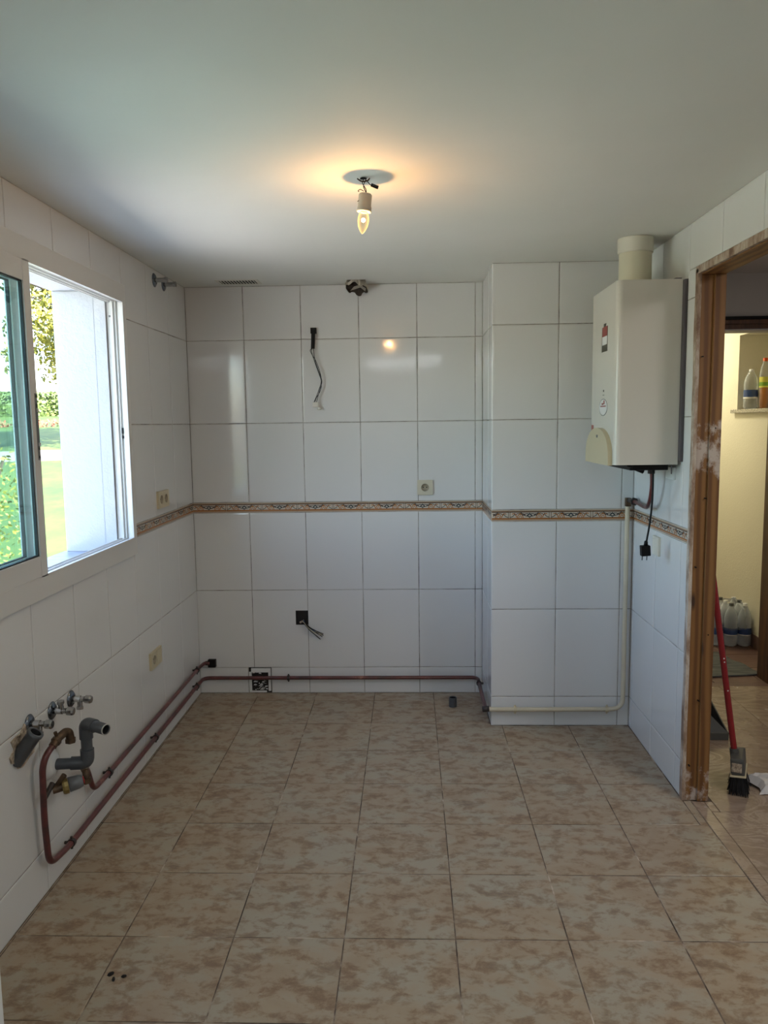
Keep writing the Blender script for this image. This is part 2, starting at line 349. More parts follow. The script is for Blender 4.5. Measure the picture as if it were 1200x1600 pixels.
wall_right = S('wall_right', wr)
wf = MB()      # wall behind the camera with a hall opening
for (x0, x1, z0, z1) in ((-.1, 3.9, -.1, 2.4),):
    wf.box((x0, FRONT, z0), (x1, FRONT-.15, z1), hp)
wall_front = S('wall_front', wf)
fl = MB(); fl.box((-.06, FRONT-.1, -.1), (2.342, .16, -.0012), M['floor_grout']); floor = S('floor', fl)
fh = MB(); fh.box((2.342, FRONT-.1, -.1), (3.9, .155, -.004), M['floor_grout']); floor_hall = S('floor_hall', fh)
fe = MB(); fe.box((2.42, .155, -.1), (3.9, 2.1, -.004), M['floor_grout']); floor_entrance = S('floor_entrance', fe)
cl = MB()      # ceiling, with a hole for the flexible duct
dx, dy, dr = .945, -.082, .05
cl.box((-.05, FRONT-.1, ZT), (dx-dr, .1, ZT+.12), M['ceiling']); cl.box((dx+dr, FRONT-.1, ZT), (2.33, .1, ZT+.12), M['ceiling'])
cl.box((dx-dr, FRONT-.1, ZT), (dx+dr, dy-dr, ZT+.12), M['ceiling']); cl.box((dx-dr, dy+dr, ZT), (dx+dr, .1, ZT+.12), M['ceiling'])
cl.box((dx-dr, dy-dr, ZT+.1), (dx+dr, dy+dr, ZT+.12), M['hole'])
ceiling = S('ceiling', cl)
S('ceiling_hall', MB().box((2.33, FRONT-.1, 2.33), (3.95, .2, 2.45), M['hallpaint']))
S('ceiling_entrance', MB().box((2.33, .2, 2.50), (4.1, 2.2, 2.62), M['ceiling']))
S('roof', MB().box((-.285, -6.3, 2.75), (4.2, 2.4, 2.9), st))
S('wall_hall', MB().box((3.9, FRONT-.1, -.1), (4.05, .155, 2.6), hp))
we = MB()      # wall between hall and entrance, with the dark wooden doorway
we.box((2.41, .155, 2.09), (4.1, .27, 2.6), hp); we.box((3.345, .155, -.1), (4.1, .27, 2.09), hp); we.box((2.41, .155, -.1), (2.69, .27, 2.09), hp)
S('wall_entrance', we)
# entrance side wall with deep niche
sw = MB(); cr = M['cream']; NY0, NY1, NZ0, NZ1, SX = .50, 1.285, 1.60, 2.112, 3.53
sw.box((SX, .27, -.1), (SX+.3, NY0, 2.6), cr); sw.box((SX, NY1, -.1), (SX+.3, 2.1, 2.6), cr)
sw.box((SX, NY0, -.1), (SX+.3, NY1, NZ0-.025), cr); sw.box((SX, NY0, NZ1), (SX+.3, NY1, 2.6), cr); sw.box((SX+.29, NY0, NZ0-.025), (SX+.36, NY1, NZ1), cr)
S('wall_niche', sw)
S('wall_entrance_end', MB().box((2.3, 2.0, -.1), (3.9, 2.1, 2.6), cr)); S('wall_entrance_side', MB().box((2.36, .27, -.1), (2.42, 2.1, 2.6), cr))
# ------------------------------------------------------------------ tiles
cache = {}
def tile_mesh(w_, h_, t, m, soft=.006, kind='tile', lip=.0020):
    key = (round(w_, 4), round(h_, 4), m.name)
    if key in cache: return cache[key]
    b = MB(); rings = []
    for ins, z in ((0, -t), (0, -lip), (.0010, -lip*.3), (soft, 0)):
        x, y = w_/2-ins, h_/2-ins; rings += [(-x, -y, z), (x, -y, z), (x, y, z), (-x, y, z)]
    fs = [(i*4+k, i*4+(k+1) % 4, (i+1)*4+(k+1) % 4, (i+1)*4+k) for i in range(3) for k in range(4)]+[(12, 13, 14, 15)]
    b.add(rings, fs, m); cache[key] = b.mesh(kind); return cache[key]
ROT = {'back': (R(90), 0, 0), 'left': (R(90), 0, R(90)), 'right': (R(90), 0, R(-90)), 'floor': (0, 0, 0)}
def put(me, name, parent, wall, u, v, fixed, tilt=.0):
    """u along the wall (X or Y), v height (or Y for floors), centre of the piece"""
    o = D.objects.new(name, me); COL.objects.link(o); o.parent = parent
    e = Euler(ROT[wall]).to_matrix() @ Euler((random.gauss(0, tilt), random.gauss(0, tilt), 0)).to_matrix()
    o.rotation_euler = e.to_euler()
    o.location = {'back': (u, fixed, v), 'left': (fixed, u, v), 'right': (fixed, u, v), 'floor': (u, v, fixed)}[wall]
    return o
def decor_mesh(w_, off):
    """listello: printed scroll border as thin relief; off = where this piece starts in the 0.2 m pattern"""
    key = ('decor', round(w_, 3), round(off, 3))
    if key in cache: return cache[key]
    H = ZB2-ZB1-.002; b = MB(); x0 = -w_/2; hw = w_/2
    def band(xa, xb, ya, yb, z0, z1, m):
        xa = max(xa, -hw); xb = min(xb, hw)
        if xb > xa: b.box((xa, ya, z0), (xb, yb, z1), m)
    band(-hw, hw, -H/2, H/2, -.008, 0, M['d_cream'])
    band(-hw, hw, H/2-.0075, H/2-.0035, 0, .0004, M['d_tan']); band(-hw, hw, -H/2+.0035, -H/2+.0075, 0, .0004, M['d_tan'])
    band(-hw, hw, H/2-.0125, H/2-.008, 0, .0004, M['d_brown']); band(-hw, hw, -H/2+.009, -H/2+.0145, 0, .0004, M['d_orange'])
    band(-hw, hw, -H/2+.0145, -H/2+.016, 0, .0004, M['d_brown'])
    def rib(pts, wd, m, z=.0005):
        P = [(x0-off+px, py) for px, py in pts]
        for (a, c) in zip(P[:-1], P[1:]):
            if min(a[0], c[0]) < -hw+.001 or max(a[0], c[0]) > hw-.001: continue
            d = Vector((c[0]-a[0], c[1]-a[1], 0)); l = d.length
            if l < 1e-6: continue
            n = Vector((-d.y, d.x, 0))/l*wd/2; A = Vector((a[0], a[1], z)); B = Vector((c[0], c[1], z)); e = d/l*wd*.15
            b.add([A-n-e, B-n+e, B+n+e, A+n-e], [(0, 1, 2, 3)], m)
    def arc(cx, cy, rx, ry, a0, a1, n=7): return [(cx+rx*math.cos(R(a0+(a1-a0)*i/n)), cy+ry*math.sin(R(a0+(a1-a0)*i/n))) for i in range(n+1)]
    for sx in (1, -1):
        fx = lambda pts: [(.1+sx*px, py) for px, py in pts]
        rib(fx([(.0, .009), (.009, -.001), (.0, -.011), ]), .0028, M['d_blue'], .0006)
        rib(fx([(.0, .013), (.0, .006)]), .004, M['d_blue'], .0006)
        rib(fx(arc(.0, .016, .042, .020, -90, 0, 6)), .0032, M['d_blue'])
        rib(fx(arc(.012, -.013, .030, .022, 150, 40, 6)), .0034, M['d_blue'])
        rib(fx(arc(.046, -.012, .014, .020, 180, 0, 8)), .0038, M['d_orange'])
        rib(fx(arc(.046, -.012, .007, .011, 180, 0, 6)), .0030, M['d_orange'])
        rib(fx(arc(.046, -.004, .026, .016, 160, 20, 8)), .0030, M['d_brown'])
        rib(fx(arc(.078, -.012, .014, .022, 170, 60, 6)), .0038, M['d_orange'])
        rib(fx(arc(.096, .016, .024, .024, -170, -95, 5)), .0030, M['d_blue'])
        rib(fx([(.046, .012), (.046, .004)]), .005, M['d_orange'])
        rib(fx([(.0955, -.016), (.0955, .017)]), .002, M['d_brown'])
    cache[key] = b.mesh('border_tile'); return cache[key]
G = .0030
ROWS = [(0, Z1), (Z1, Z2), (Z2, ZB1), (ZB2, Z3), (Z3, Z4), (Z4, ZT)]
def tile_wall(parent, wall, cols, fixed, rows=ROWS, skip=None):
    for (a, b_) in cols:
        for (z0, z1) in rows:
            rects = [(a, b_, z0, z1)]
            if skip: rects = skip(a, b_, z0, z1)
            for (p0, p1, q0, q1) in rects:
                if p1-p0 < .008 or q1-q0 < .008: continue
                put(tile_mesh(p1-p0-G, q1-q0-G, .007, M['tile'], kind='wall_tile'), 'wall_tile', parent, wall, (p0+p1)/2, (q0+q1)/2, fixed, .0016)
def border(parent, wall, cuts, fixed, sgn=1, phase=0):
    for i, (a, b_) in enumerate(zip(cuts[:-1], cuts[1:])):
        wd = abs(b_-a); first = i == 0 and wd < .197
        put(decor_mesh(wd-.0012, .2-wd if first else 0), 'border_tile', parent, wall, (a+b_)/2, (ZB1+ZB2)/2, fixed, 0)
cols_back = [(T*i-(0.0015 if i == 0 else 0), T*(i+1)) for i in range(5)]+[(1.58, XC+.001)]
boxh = (.562, .633, .402, .484)      # open junction box
plate = (.279, .412, 0, Z1)          # access plate
hole2 = (.052, .096, .158, .203)     # black socket box by the corner
def cut(rect, h):
    a, b_, z0, z1 = rect; h0, h1, k0, k1 = h
    if h1 <= a or h0 >= b_ or k1 <= z0 or k0 >= z1: return [rect]
    o = []
    if h0 > a: o.append((a, h0, z0, z1))
    if h1 < b_: o.append((h1, b_, z0, z1))
    m0, m1 = max(a, h0), min(b_, h1)
    if k0 > z0: o.append((m0, m1, z0, k0))
    if k1 < z1: o.append((m0, m1, k1, z1))
    return o
def L_tile(parent, rect, h):
    """one tile notched or pierced by a rectangular hole h: its face is a ring of quads but one object"""
    a, b_, z0, z1 = rect; b = MB(); q = G/2
    for (p0, p1, r0, r1) in cut((a+q, b_-q, z0+q, z1-q), h): b.box((p0, 0, r0), (p1, .007, r1), M['tile'])
    o = b.build('wall_tile'); o.parent = parent; return o
def skip_back(a, b_, z0, z1):
    if z0 == 0:
        if a < plate[0] < b_: return [(a, plate[0], z0, z1)]+([(plate[1], b_, z0, z1)] if b_ > plate[1] else [])
        if a < plate[1] < b_: return [(plate[1], b_, z0, z1)]
    for h in (boxh, hole2):
        if not (h[1] <= a or h[0] >= b_ or h[3] <= z0 or h[2] >= z1):
            L_tile(wall_back, (a, b_, z0, z1), h); return []
    return [(a, b_, z0, z1)]
tile_wall(wall_back, 'back', cols_back, 0, skip=skip_back)
border(wall_back, 'back', [-.0005]+[.187+.2*k for k in range(8)]+[XC], 0)
tile_wall(chimney, 'right', [(-.316, .001), (-CD, -.316)], XC)
border(chimney, 'right', [-CD, -.3, -.1, -.002], XC)
tile_wall(chimney, 'back', [(XC+.001, 1.938), (1.938, 2.2533), (2.2533, XR+.001)], -CD)
border(chimney, 'back', [XC+.001, 1.705, 1.907, 2.109, XR], -CD)
def skip_left(a, b_, z0, z1):
    if a >= -.96 or b_ <= -2.74: return [(a, b_, z0, z1)]
    if z1 <= 1.0 or z0 >= 2.1: return [(a, b_, z0, z1)]
    a2 = a
    if z0 < 1.01: return [(a, b_, z0, 1.01)]
    if z1 > 2.10: return [(a, b_, 2.10, z1)]
    return [(a, -2.74, z0, z1)] if a < -2.74 else []
cols_left = [(-T*(k+1), -T*k+(0.001 if k == 0 else 0)) for k in range(19)]
tile_wall(wall_left, 'left', cols_left, 0, skip=skip_left)
border(wall_left, 'left', [-.96, -.938, -.738, -.538, -.338, -.138, 0], 0)
ycols = [(-.524, -CD+.001), (-.840, -.524), (-1.156, -.840)]
tile_wall(wall_right, 'right', ycols, XR)
tile_wall(wall_right, 'right', [(-1.238, -1.156)], XR, rows=ROWS[:5]+[(Z4, 2.108)])
tile_wall(wall_right, 'right', [(-1.472-T*k, -1.156-T*k) for k in range(6)], XR, rows=[(2.108, ZT)])
tile_wall(wall_right, 'right', [(-3.02-T*(k+1), -3.02-T*k) for k in range(9)], XR)
border(wall_right, 'right', [-1.238, -1.058, -.858, -.658, -CD], XR)
# floor tiles
FX, FY, FS = .3395, -.1231, .3338
xs = [0.0, FX-FS]+[FX+FS*k for k in range(6)]+[2.341]
ys = [.0005, FY]+[FY-FS*(k+1) for k in range(18)]
for i, (xa, xb) in enumerate(zip(xs[:-1], xs[1:])):
    if xb-xa < .004: continue
    for ya, yb in zip(ys[:-1], ys[1:]):
        xa2, xb2, ya2 = xa, xb, ya
        if ya > -CD and xb > XC:
            if xa >= XC and yb >= -CD: continue
            if yb >= -CD: xb2 = XC
            elif xa >= XC: ya2 = -CD
            else:      # tile notched round the chimney corner: an L
                b = MB(); q = .0013
                b.box((xa+q, yb+q, -.009), (xb-q, -CD-q, 0), M['floor']); b.box((xa+q, -CD-q, -.009), (XC-q, ya-q, 0), M['floor'])
                o = b.build('floor_tile'); o.parent = floor; continue
        if xb2-xa2 < .0045 or ya2-yb < .01: continue
        if i > 6 and yb > -1.262 and False: continue
        if xb2 > XR and ya2 > -1.262:
            xb2 = XR
            if xb2-xa2 < .01: continue
        put(tile_mesh(xb2-xa2-.0036, ya2-yb-.0036, .008, M['floor'], soft=.003, kind='floor_tile', lip=.0012), 'floor_tile', floor, 'floor', (xa2+xb2)/2, (ya2+yb)/2, random.gauss(0, .00025), .0006)
put(tile_mesh(.029, .188, .008, M['floor'], soft=.002, kind='floor_tile'), 'floor_tile', floor, 'floor', 2.3262, -1.364, 0)
# marble threshold strip and hall slabs
put(tile_mesh(.030, .080, .008, M['marble'], .001, 'marble_strip'), 'marble_strip', floor_hall, 'floor', 2.408, -1.316, .0002)
for (ya, yb) in ((-1.275, -1.90), (-1.90, -2.5), (-2.5, -3.0)):
    put(tile_mesh(.048, ya-yb-.002, .008, M['marble'], .001, 'marble_strip'), 'marble_strip', floor_hall, 'floor', 2.367, (ya+yb)/2, .0005)
hx = [2.392, 2.992, 3.592, 3.9]; hy = [.153, -.159, -.759, -1.359, -1.959, -2.559, -3.159, -3.759, -4.359, -4.959, -5.559, -6.1]
for xa, xb in zip(hx[:-1], hx[1:]):
    for ya, yb in zip(hy[:-1], hy[1:]):
        xa_ = xa if (ya > -1.25 and yb > -1.4) is False else max(xa, 2.425)
        put(tile_mesh(xb-xa_-.0015, ya-yb-.0015, .008, M['marble'], .001, 'marble_slab'), 'marble_slab', floor_hall, 'floor', (xa_+xb)/2, (ya+yb)/2, 0)
for i in range(5):
    for j in range(7):
        xa = 2.43+.28*i; ya = .157+.28*j; xb = min(xa+.28, 3.53); yb = min(ya+.28, 2.0)
        if xb-xa < .02: continue
        put(tile_mesh(xb-xa-.006, yb-ya-.006, .008, M['terracotta'], .002, 'terracotta_tile'), 'terracotta_tile', floor_entrance, 'floor', (xa+xb)/2, (ya+yb)/2, 0)
for k in range(6):
    ya = .275+.28*k; yb = min(ya+.28, 2.0)
    MB().box((SX-.010, ya+.002, 0), (SX, yb-.002, .088), M['terracotta'], .002).build('skirting_tile').parent = D.objects['wall_niche']
MB().box((SX-.03, NY0-.04, NZ0-.025), (SX+.29, NY1+.045, NZ0), M['granite'], .003).build('trim_niche_shelf', kind='structure')
S('trim_threshold', MB().box((2.69, .10, -.003), (3.345, .157, .001), M['terracotta']))

# ------------------------------------------------------------------ timber lining of the wide doorway (door_1)
d1 = MB().box((2.3195, DJ+.006, 0), (2.408, -1.239, 2.074), M['wood']).build('door_1', kind='structure')
b = MB(); b.box((2.311, DJ-.001, 0), (2.366, DJ+.012, 2.073), M['wood'], .002); b.build('jamb_board', d1)
b = MB(); b.box((2.366, DJ-.012, 0), (2.409, DJ+.012, 2.073), M['wood'], .003); b.build('jamb_stop', d1)
b = MB(); n = 26      # rough front edge of the jamb, split and stained
for i in range(n):
    z0, z1 = 2.095*i/n, 2.095*(i+1)/n; e0 = .0022*math.sin(i*1.7)+.002*math.sin(i*.6); e1 = .0022*math.sin((i+1)*1.7)+.002*math.sin((i+1)*.6)
    x = 2.306
    b.add([(x, DJ-.004+e0*.4, z0), (x, -1.238+e0, z0), (x, -1.238+e1, z1), (x, DJ-.004+e1*.4, z1), (2.3195, DJ-.004+e0*.4, z0), (2.3195, -1.238+e0, z0), (2.3195, -1.238+e1, z1), (2.3195, DJ-.004+e1*.4, z1)],
          [(0, 1, 2, 3), (0, 3, 7, 4), (1, 5, 6, 2)]+([(3, 2, 6, 7)] if i == n-1 else []), M['woodpale'])
b.build('jamb_edge', d1)
b = MB(); b.box((2.306, DJ+.02, 2.078), (2.32, -3.0, 2.107), M['woodpale'], .002); b.box((2.32, -1.24, 2.074), (2.409, -3.0, 2.107), M['wood'], .002); b.build('header_board', d1)
b = MB()
for k in range(7): b.tube([(2.33+.028*(k % 3), DJ-.0135, .15+.27*k), (2.33+.028*(k % 3), DJ+.002, .15+.27*k)], .0028, M['black'], 8)
b.build('nail_hole', d1, kind='stuff')
b = MB(); n = 22
for i in range(n):
    a = 2*math.pi*i/n; rad = 1+.3*math.sin(i*2.3)+.2*math.sin(i*5.1)
    b.v.append((2.388+.018*rad*math.cos(a), DJ-.0128, 1.395+.02*rad*math.sin(a)))
b.f.append(list(range(n))); b.mi.append(b.mid(M['chipped'])); b.sm.append(False)

# hall doorway in dark wood (door_2)
b = MB(); b.box((2.69, .135, 2.028), (3.345, .285, 2.055), M['wooddark'], .003); d2 = b.build('door_2', kind='structure')
MB().box((3.284, .135, 0), (3.345, .272, 2.028), M['wooddark'], .004).build('door_post', d2)
MB().box((2.69, .135, 0), (2.745, .285, 2.028), M['wooddark'], .004).build('door_post', d2)
MB().box((2.69, .128, 2.055), (3.36, .155, 2.078), M['wooddark'], .003).build('door_head_trim', d2)
MB().box((2.69, .132, 2.078), (3.36, .155, 2.097), M['black'], .003).build('door_head_gap', d2)
MB().box((2.745, .14, 2.020), (3.284, .28, 2.028), M['hallpaint'], .002).build('door_head_lining', d2)

# ------------------------------------------------------------------ window
A = M['alu']
b = MB()      # fixed frame: face trims and track channels
b.box((.002, -2.78, .976), (.012, -.942, 1.053), A, .0015); b.box((.002, -2.78, 2.058), (.012, -.942, 2.133), A, .0015)
b.box((.002, -.978, 1.053), (.012, -.942, 2.058), A, .0015); b.box((.002, -2.78, 1.053), (.012, -2.70, 2.058), A, .0015)
win = b.build('window_1', kind='structure')
b = MB()
for (y, s) in ((-.977, 1), (-2.70, -1)):      # jamb profiles with two channels
    b.box((.002, y, 1.04), (-.010, y+.012*s, 2.07), A); b.box((-.058, y+.010*s, 1.04), (.0, y+.014*s, 2.07), A)
    b.box((-.0205, y, 1.04), (-.0225, y+.012*s, 2.07), A); b.box((-.033, y-.001*s, 1.04), (-.058, y+.012*s, 2.07), A)
b.build('jamb_track', win)
b = MB(); b.box((.002, -2.70, 1.030), (-.060, -.977, 1.040), A)
for x in (.0, -.022, -.044): b.box((x, -2.70, 1.040), (x-.003, -.977, 1.052), A)
b.build('bottom_track', win)
b = MB(); b.box((.002, -2.70, 2.070), (-.060, -.977, 2.080), A)
for x in (.0, -.022, -.044, -.056): b.box((x, -2.70, 2.058), (x-.003, -.977, 2.070), A)
b.build('top_track', win)
b = MB(); b.lathe([(0, 0), (.004, 0), (.004, .0015), (0, .0015)], M['knob'], 12, (-.046, -.978, 2.0), (0, -1, 0)); b.build('screw', win)
b = MB(); b.box((-.012, -.979, 1.505), (-.019, -.965, 1.53), M['black']); b.box((-.012, -.979, 1.485), (-.019, -.965, 1.497), M['black']); b.build('strike_plate', win)
def sash(x, ylo, yhi, name, lock):
    b = MB(); w_ = .052
    b.box((x-.011, yhi-.044, 1.046), (x+.011, yhi, 2.064), A, .0015)
    s = b.build(name, win)
    b = MB(); b.box((x-.011, ylo, 1.046), (x+.011, ylo+w_, 2.064), A, .0015)
    b.build('stile', s)
    MB().box((x-.010, ylo+w_, 1.046), (x+.0105, yhi-.0446, 1.118), A, .0015).build('bottom_rail', s)
    MB().box((x-.010, ylo+w_, 1.995), (x+.0105, yhi-.0446, 2.064), A, .0015).build('top_rail', s)
    g_ = MB(); g_.box((x-.003, ylo+w_-.005, 1.113), (x+.001, yhi-.040, 2.0), M['glass']); g_.build('pane', s)
    b = MB(); y1, y0, z0, z1 = yhi-.0446, ylo+w_, 1.118, 1.995
    for (a, c) in (((x-.004, y1-.004, z0), (x+.006, y1, z1)), ((x-.004, y0, z0), (x+.006, y0+.004, z1)), ((x-.004, y0, z0), (x+.006, y1, z0+.004)), ((x-.004, y0, z1-.004), (x+.006, y1, z1))): b.box(a, c, M['rubber'])
    b.build('gasket', s)
    if lock:
        b = MB(); xx, ya, yb = x+.011, yhi-.019, yhi-.003; ym = (ya+yb)/2
        b.box((xx, ya, 1.43), (xx+.0015, yb, 1.645), M['steel'], .0005)
        b.box((xx+.0015, ym-.004, 1.462), (xx+.0022, ym+.004, 1.592), M['knob'])
        b.box((xx+.0022, ym-.0035, 1.585), (xx+.006, ym+.0035, 1.597), A); b.box((xx+.0022, ym-.0035, 1.600), (xx+.0026, ym+.0035, 1.612), M['black']); b.box((xx+.0022, ym-.004, 1.476), (xx+.006, ym+.004, 1.486), A)
        for z in (1.440, 1.468, 1.636): b.box((xx+.0015, ym-.003, z-.004), (xx+.003, ym+.003, z+.004), M['black'])
        b.build('latch', s)
    return s
sash(.001, -2.70, -1.787, 'sliding_sash', True)
sash(-.034, -2.69, -1.800, 'sliding_sash', False)
# sill and plaster reveals outside
S('trim_sill', MB().box((-.06, -2.75, .975), (-.30, -.975, .996), M['sill'], .003))
S('trim_reveal', MB().box((-.060, -.990, .996), (-.108, -.984, 2.106), M['stucco']).box((-.108, -.990, .996), (-.285, -.980, 2.106), M['stucco'], .004))

# ------------------------------------------------------------------ lamp
cp = bpy.data
lamp = thing('ceiling_lamp', (1.085, -1.81, ZT), 'lit candle bulb in a bare lampholder hanging by wires from the ceiling', 'lamp')
b = MB(); b.lathe([(.0, 0), (.010, 0), (.011, .001), (0, .0015)], M['hole'], 16, (1.083, -1.81, ZT-.0025), (0, 0, -1)); b.tube(smoothpath([(1.064, -1.81, ZT-.003), (1.078, -1.812, ZT-.012), (1.096, -1.812, ZT-.010), (1.102, -1.81, ZT-.003)]), .0022, M['bronze'], 8); b.build('hook', lamp)
tilt = Vector((.10, 0, 1)).normalized(); top = Vector((1.0885, -1.81, 2.236)); bot = top-tilt*.054
b = MB(); b.tube(smoothpath([(1.084, -1.81, ZT-.006), (1.080, -1.81, 2.268), (1.090, -1.81, 2.250), (1.091, -1.81, 2.234)]), .0013, M['black'], 6)
b.tube(smoothpath([(1.090, -1.808, ZT-.006), (1.083, -1.808, 2.262), (1.086, -1.808, 2.250), (1.094, -1.808, 2.234)]), .0013, M['black'], 6); b.build('wire', lamp)
b = MB(); b.tube(smoothpath([(1.090, -1.81, ZT-.006), (1.096, -1.81, 2.272), (1.104, -1.81, 2.263), (1.112, -1.81, 2.2605)]), .0012, M['black'], 6)
b.tube([(1.107, -1.81, 2.2625), (1.128, -1.812, 2.2535)], .0052, M['black'], 10); b.build('wire_connector', lamp)
b = MB(); b.tube(smoothpath([(1.084, -1.815, 2.243), (1.074, -1.82, 2.247), (1.067, -1.82, 2.243), (1.070, -1.82, 2.240)]), .0012, M['bronze'], 6)
b.tube(smoothpath([(1.073, -1.815, 2.232), (1.069, -1.82, 2.215), (1.064, -1.82, 2.212)]), .0012, M['bronze'], 6); b.build('loose_wire', lamp)
b = MB(); b.lathe([(0, 0), (.018, 0), (.0205, .003), (.0205, .036), (.0225, .040), (.0225, .053), (.019, .054), (.0, .050)], M['lamp_ceramic'], 24, top, -tilt); b.build('lampholder', lamp)
b = MB(); b.lathe([(.012, 0), (.0145, .006), (.0175, .018), (.0178, .026), (.0155, .042), (.009, .056), (.004, .063), (.0002, .066)], M['bulbglass'], 24, bot, -tilt); bulb = b.build('bulb', lamp)
b = MB(); c0 = bot-tilt*.024; b.lathe([(.0001, -.007), (.005, -.004), (.0065, 0), (.005, .004), (.0001, .007)], M['filament'], 12, c0, -tilt); b.build('filament', bulb)
pl = D.lights.new('bulb_light', 'POINT'); pl.energy = 3.6; pl.color = (1, .55, .22); pl.shadow_soft_size = .006
po = D.objects.new('bulb_light', pl); COL.objects.link(po); po.location = c0-tilt*.010

# ------------------------------------------------------------------ ceiling vent + foil duct
vt = thing('ceiling_vent', (.325, -.13, ZT), 'slim white slatted ventilation grille in the ceiling above the left corner', 'vent')
vx0, vx1, vy0, vy1 = .212, .438, -.190, -.070
b = MB(); zt = ZT-.0002
for (a, c) in (((vx0, vy0), (vx1, vy0+.012)), ((vx0, vy1-.012), (vx1, vy1)), ((vx0, vy0+.012), (vx0+.018, vy1-.012)), ((vx1-.018, vy0+.012), (vx1, vy1-.012))): b.box((*a, zt-.0028), (*c, zt), M['fluecollar'], .001)
b.build('frame', vt); MB().box((vx0+.018, vy0+.012, zt-.0012), (vx1-.018, vy1-.012, zt-.0004), M['hole']).build('opening', vt)
for k in range(12):
    x = vx0+.027+k*.0156; MB().box((x-.0022, vy0+.012, zt-.0026), (x+.0022, vy1-.012, zt-.0014), M['fluecollar']).build('slat', vt)
b = MB(); n = 34; rnd = random.Random(3); rings = {0: [], 1: []}
for i in range(9):
    jit = [(rnd.uniform(-.0035, .0035), rnd.uniform(-.003, .003)) for _ in range(n)]
    for side in (0, 1):
        for k in range(n):
            a = 2*math.pi*k/n; low = .014+.050*(.5+.5*math.sin(a+.35))+.008*math.sin(a*5+1)
            z = ZT+.085-(.085+low)*i/8; q = (.046+.0025*(i % 2)+jit[k][0]+(.012*math.cos(a)**2 if i > 6 else 0)) - (.002 if side else 0)
            rings[side].append((dx+q*math.cos(a), dy+q*math.sin(a)*(1.0 if i < 6 else .92), z+(jit[k][1] if i > 5 else 0)))
for side, m_ in ((0, M['foil']), (1, M['ductin'])):
    b.add(rings[side], [(i*n+k, i*n+(k+1) % n, (i+1)*n+(k+1) % n, (i+1)*n+k) for i in range(8) for k in range(n)], m_)
b.add([(dx-.035, dy+.005, ZT-.048), (dx-.012, dy-.02, ZT-.030), (dx+.020, dy-.028, ZT-.022), (dx+.050, dy-.02, ZT-.040), (dx+.046, dy+.0, ZT-.052), (dx+.02, dy-.01, ZT-.034)], [(0, 1, 5), (1, 2, 5), (2, 3, 5), (3, 4, 5)], M['foil'])
tag(b.build('flexible_duct'), 'torn end of crinkled metallic duct poking out of the ceiling by the back wall', 'duct')

# ------------------------------------------------------------------ pipes
def clamp(name, parent, p, axis, out, m=None):
    """small pipe clip: ring round the pipe, a screw boss to the wall"""
    p = Vector(p); ax = Vector(axis).normalized(); o = Vector(out).normalized(); s = ax.cross(o); b = MB(); m = m or M['blackpipe']
    b.lathe([(.0105, -.007), (.0150, -.007), (.0150, .007), (.0105, .007), (.0105, -.007)], m, 14, p, ax, False)
    b.tube([p-o*.013, p-o*.024], .006, m, 8); b.tube([p+s*.013, p+s*.022], .0045, m, 6); b.tube([p-s*.013, p-s*.022], .0045, m, 6)
    b.build(name, parent)
PX = .026
pA = thing('gas_pipe', (PX, -.9, .10), 'long red-brown gas pipe running low round the left and back walls to the cream pipe', 'pipe')
ptsA = [(.060, -1.905, .520), (.050, -1.955, .500), (.040, -1.968, .46), (.030, -1.957, .28), (.030, -1.945, .118), (.028, -1.80, .098), (PX, -.9, .098), (PX, -.026, .098), (.35, -.026, .098), (1.0, -.026, .098), (XC-.026, -.026, .098), (XC-.028, -.14, .096), (XC-.028, -CD-.02, .094)]
b = MB(); b.tube(fillet(ptsA, .045, 6), .0105, M['copper'], 12); b.build('pipe', pA)
for (p, ax, o) in (((.028, -1.775, .098), (0, 1, 0), (1, 0, 0)), ((PX, -.87, .098), (0, 1, 0), (1, 0, 0)), ((PX, -.17, .098), (0, 1, 0), (1, 0, 0)), ((.515, -.026, .098), (1, 0, 0), (0, -1, 0)), ((XC-.028, -.12, .096), (0, 1, 0), (-1, 0, 0))): clamp('clip', pA, p, ax, o)
b = MB(); b.tube(fillet([(.056, -1.925, .512), (.064, -1.895, .530), (.072, -1.860, .535), (.080, -1.852, .530), (.082, -1.850, .500)], .015, 5), .0135, M['bronze'], 12)
b.lathe([(.0, 0), (.0175, 0), (.0175, .014), (0, .014)], M['bronze'], 6, (.0815, -1.850, .508), (0, 0, -1), False); b.lathe([(.0, -.006), (.0165, -.006), (.0165, .006), (0, .006)], M['bronze'], 8, (.060, -1.905, .522), (.3, 1, .4), False); b.tube([(.062, -1.90, .53), (.058, -1.905, .552)], .006, M['bronze'], 8); b.build('elbow_fitting', pA)
# branch to the gas cock
b = MB(); b.tube([(.030, -1.952, .345), (.036, -1.90, .375)], .009, M['blackpipe'], 10); b.build('branch', pA)
cock = thing('gas_valve', (.05, -1.87, .36), 'brass gas shut-off valve with grey knob under the grey drain pipe', 'valve')
ca = Vector((.75, .45, .1)).normalized(); c0 = Vector((.035, -1.900, .352))
b = MB(); b.tube([c0, c0+ca*.030], .014, M['bronze'], 12); b.lathe([(0, .028), (.024, .030), (.027, .036), (.027, .048), (.0, .050)], M['brass'], 12, c0, ca, False)
b.tube([c0+Vector((.012, .01, .012)), c0+Vector((.035, .015, .045))], .009, M['bronze'], 10); b.build('valve_body', cock)
b = MB(); b.lathe([(.0, .050), (.025, .050), (.023, .082), (.019, .094), (0, .095)], M['knob'], 14, c0, ca); b.build('knob', cock)
b = MB(); b.lathe([(.0, .0951), (.014, .0951), (.012, .099), (0, .099)], M['redplastic'], 14, c0, ca); b.build('red_cap', cock)
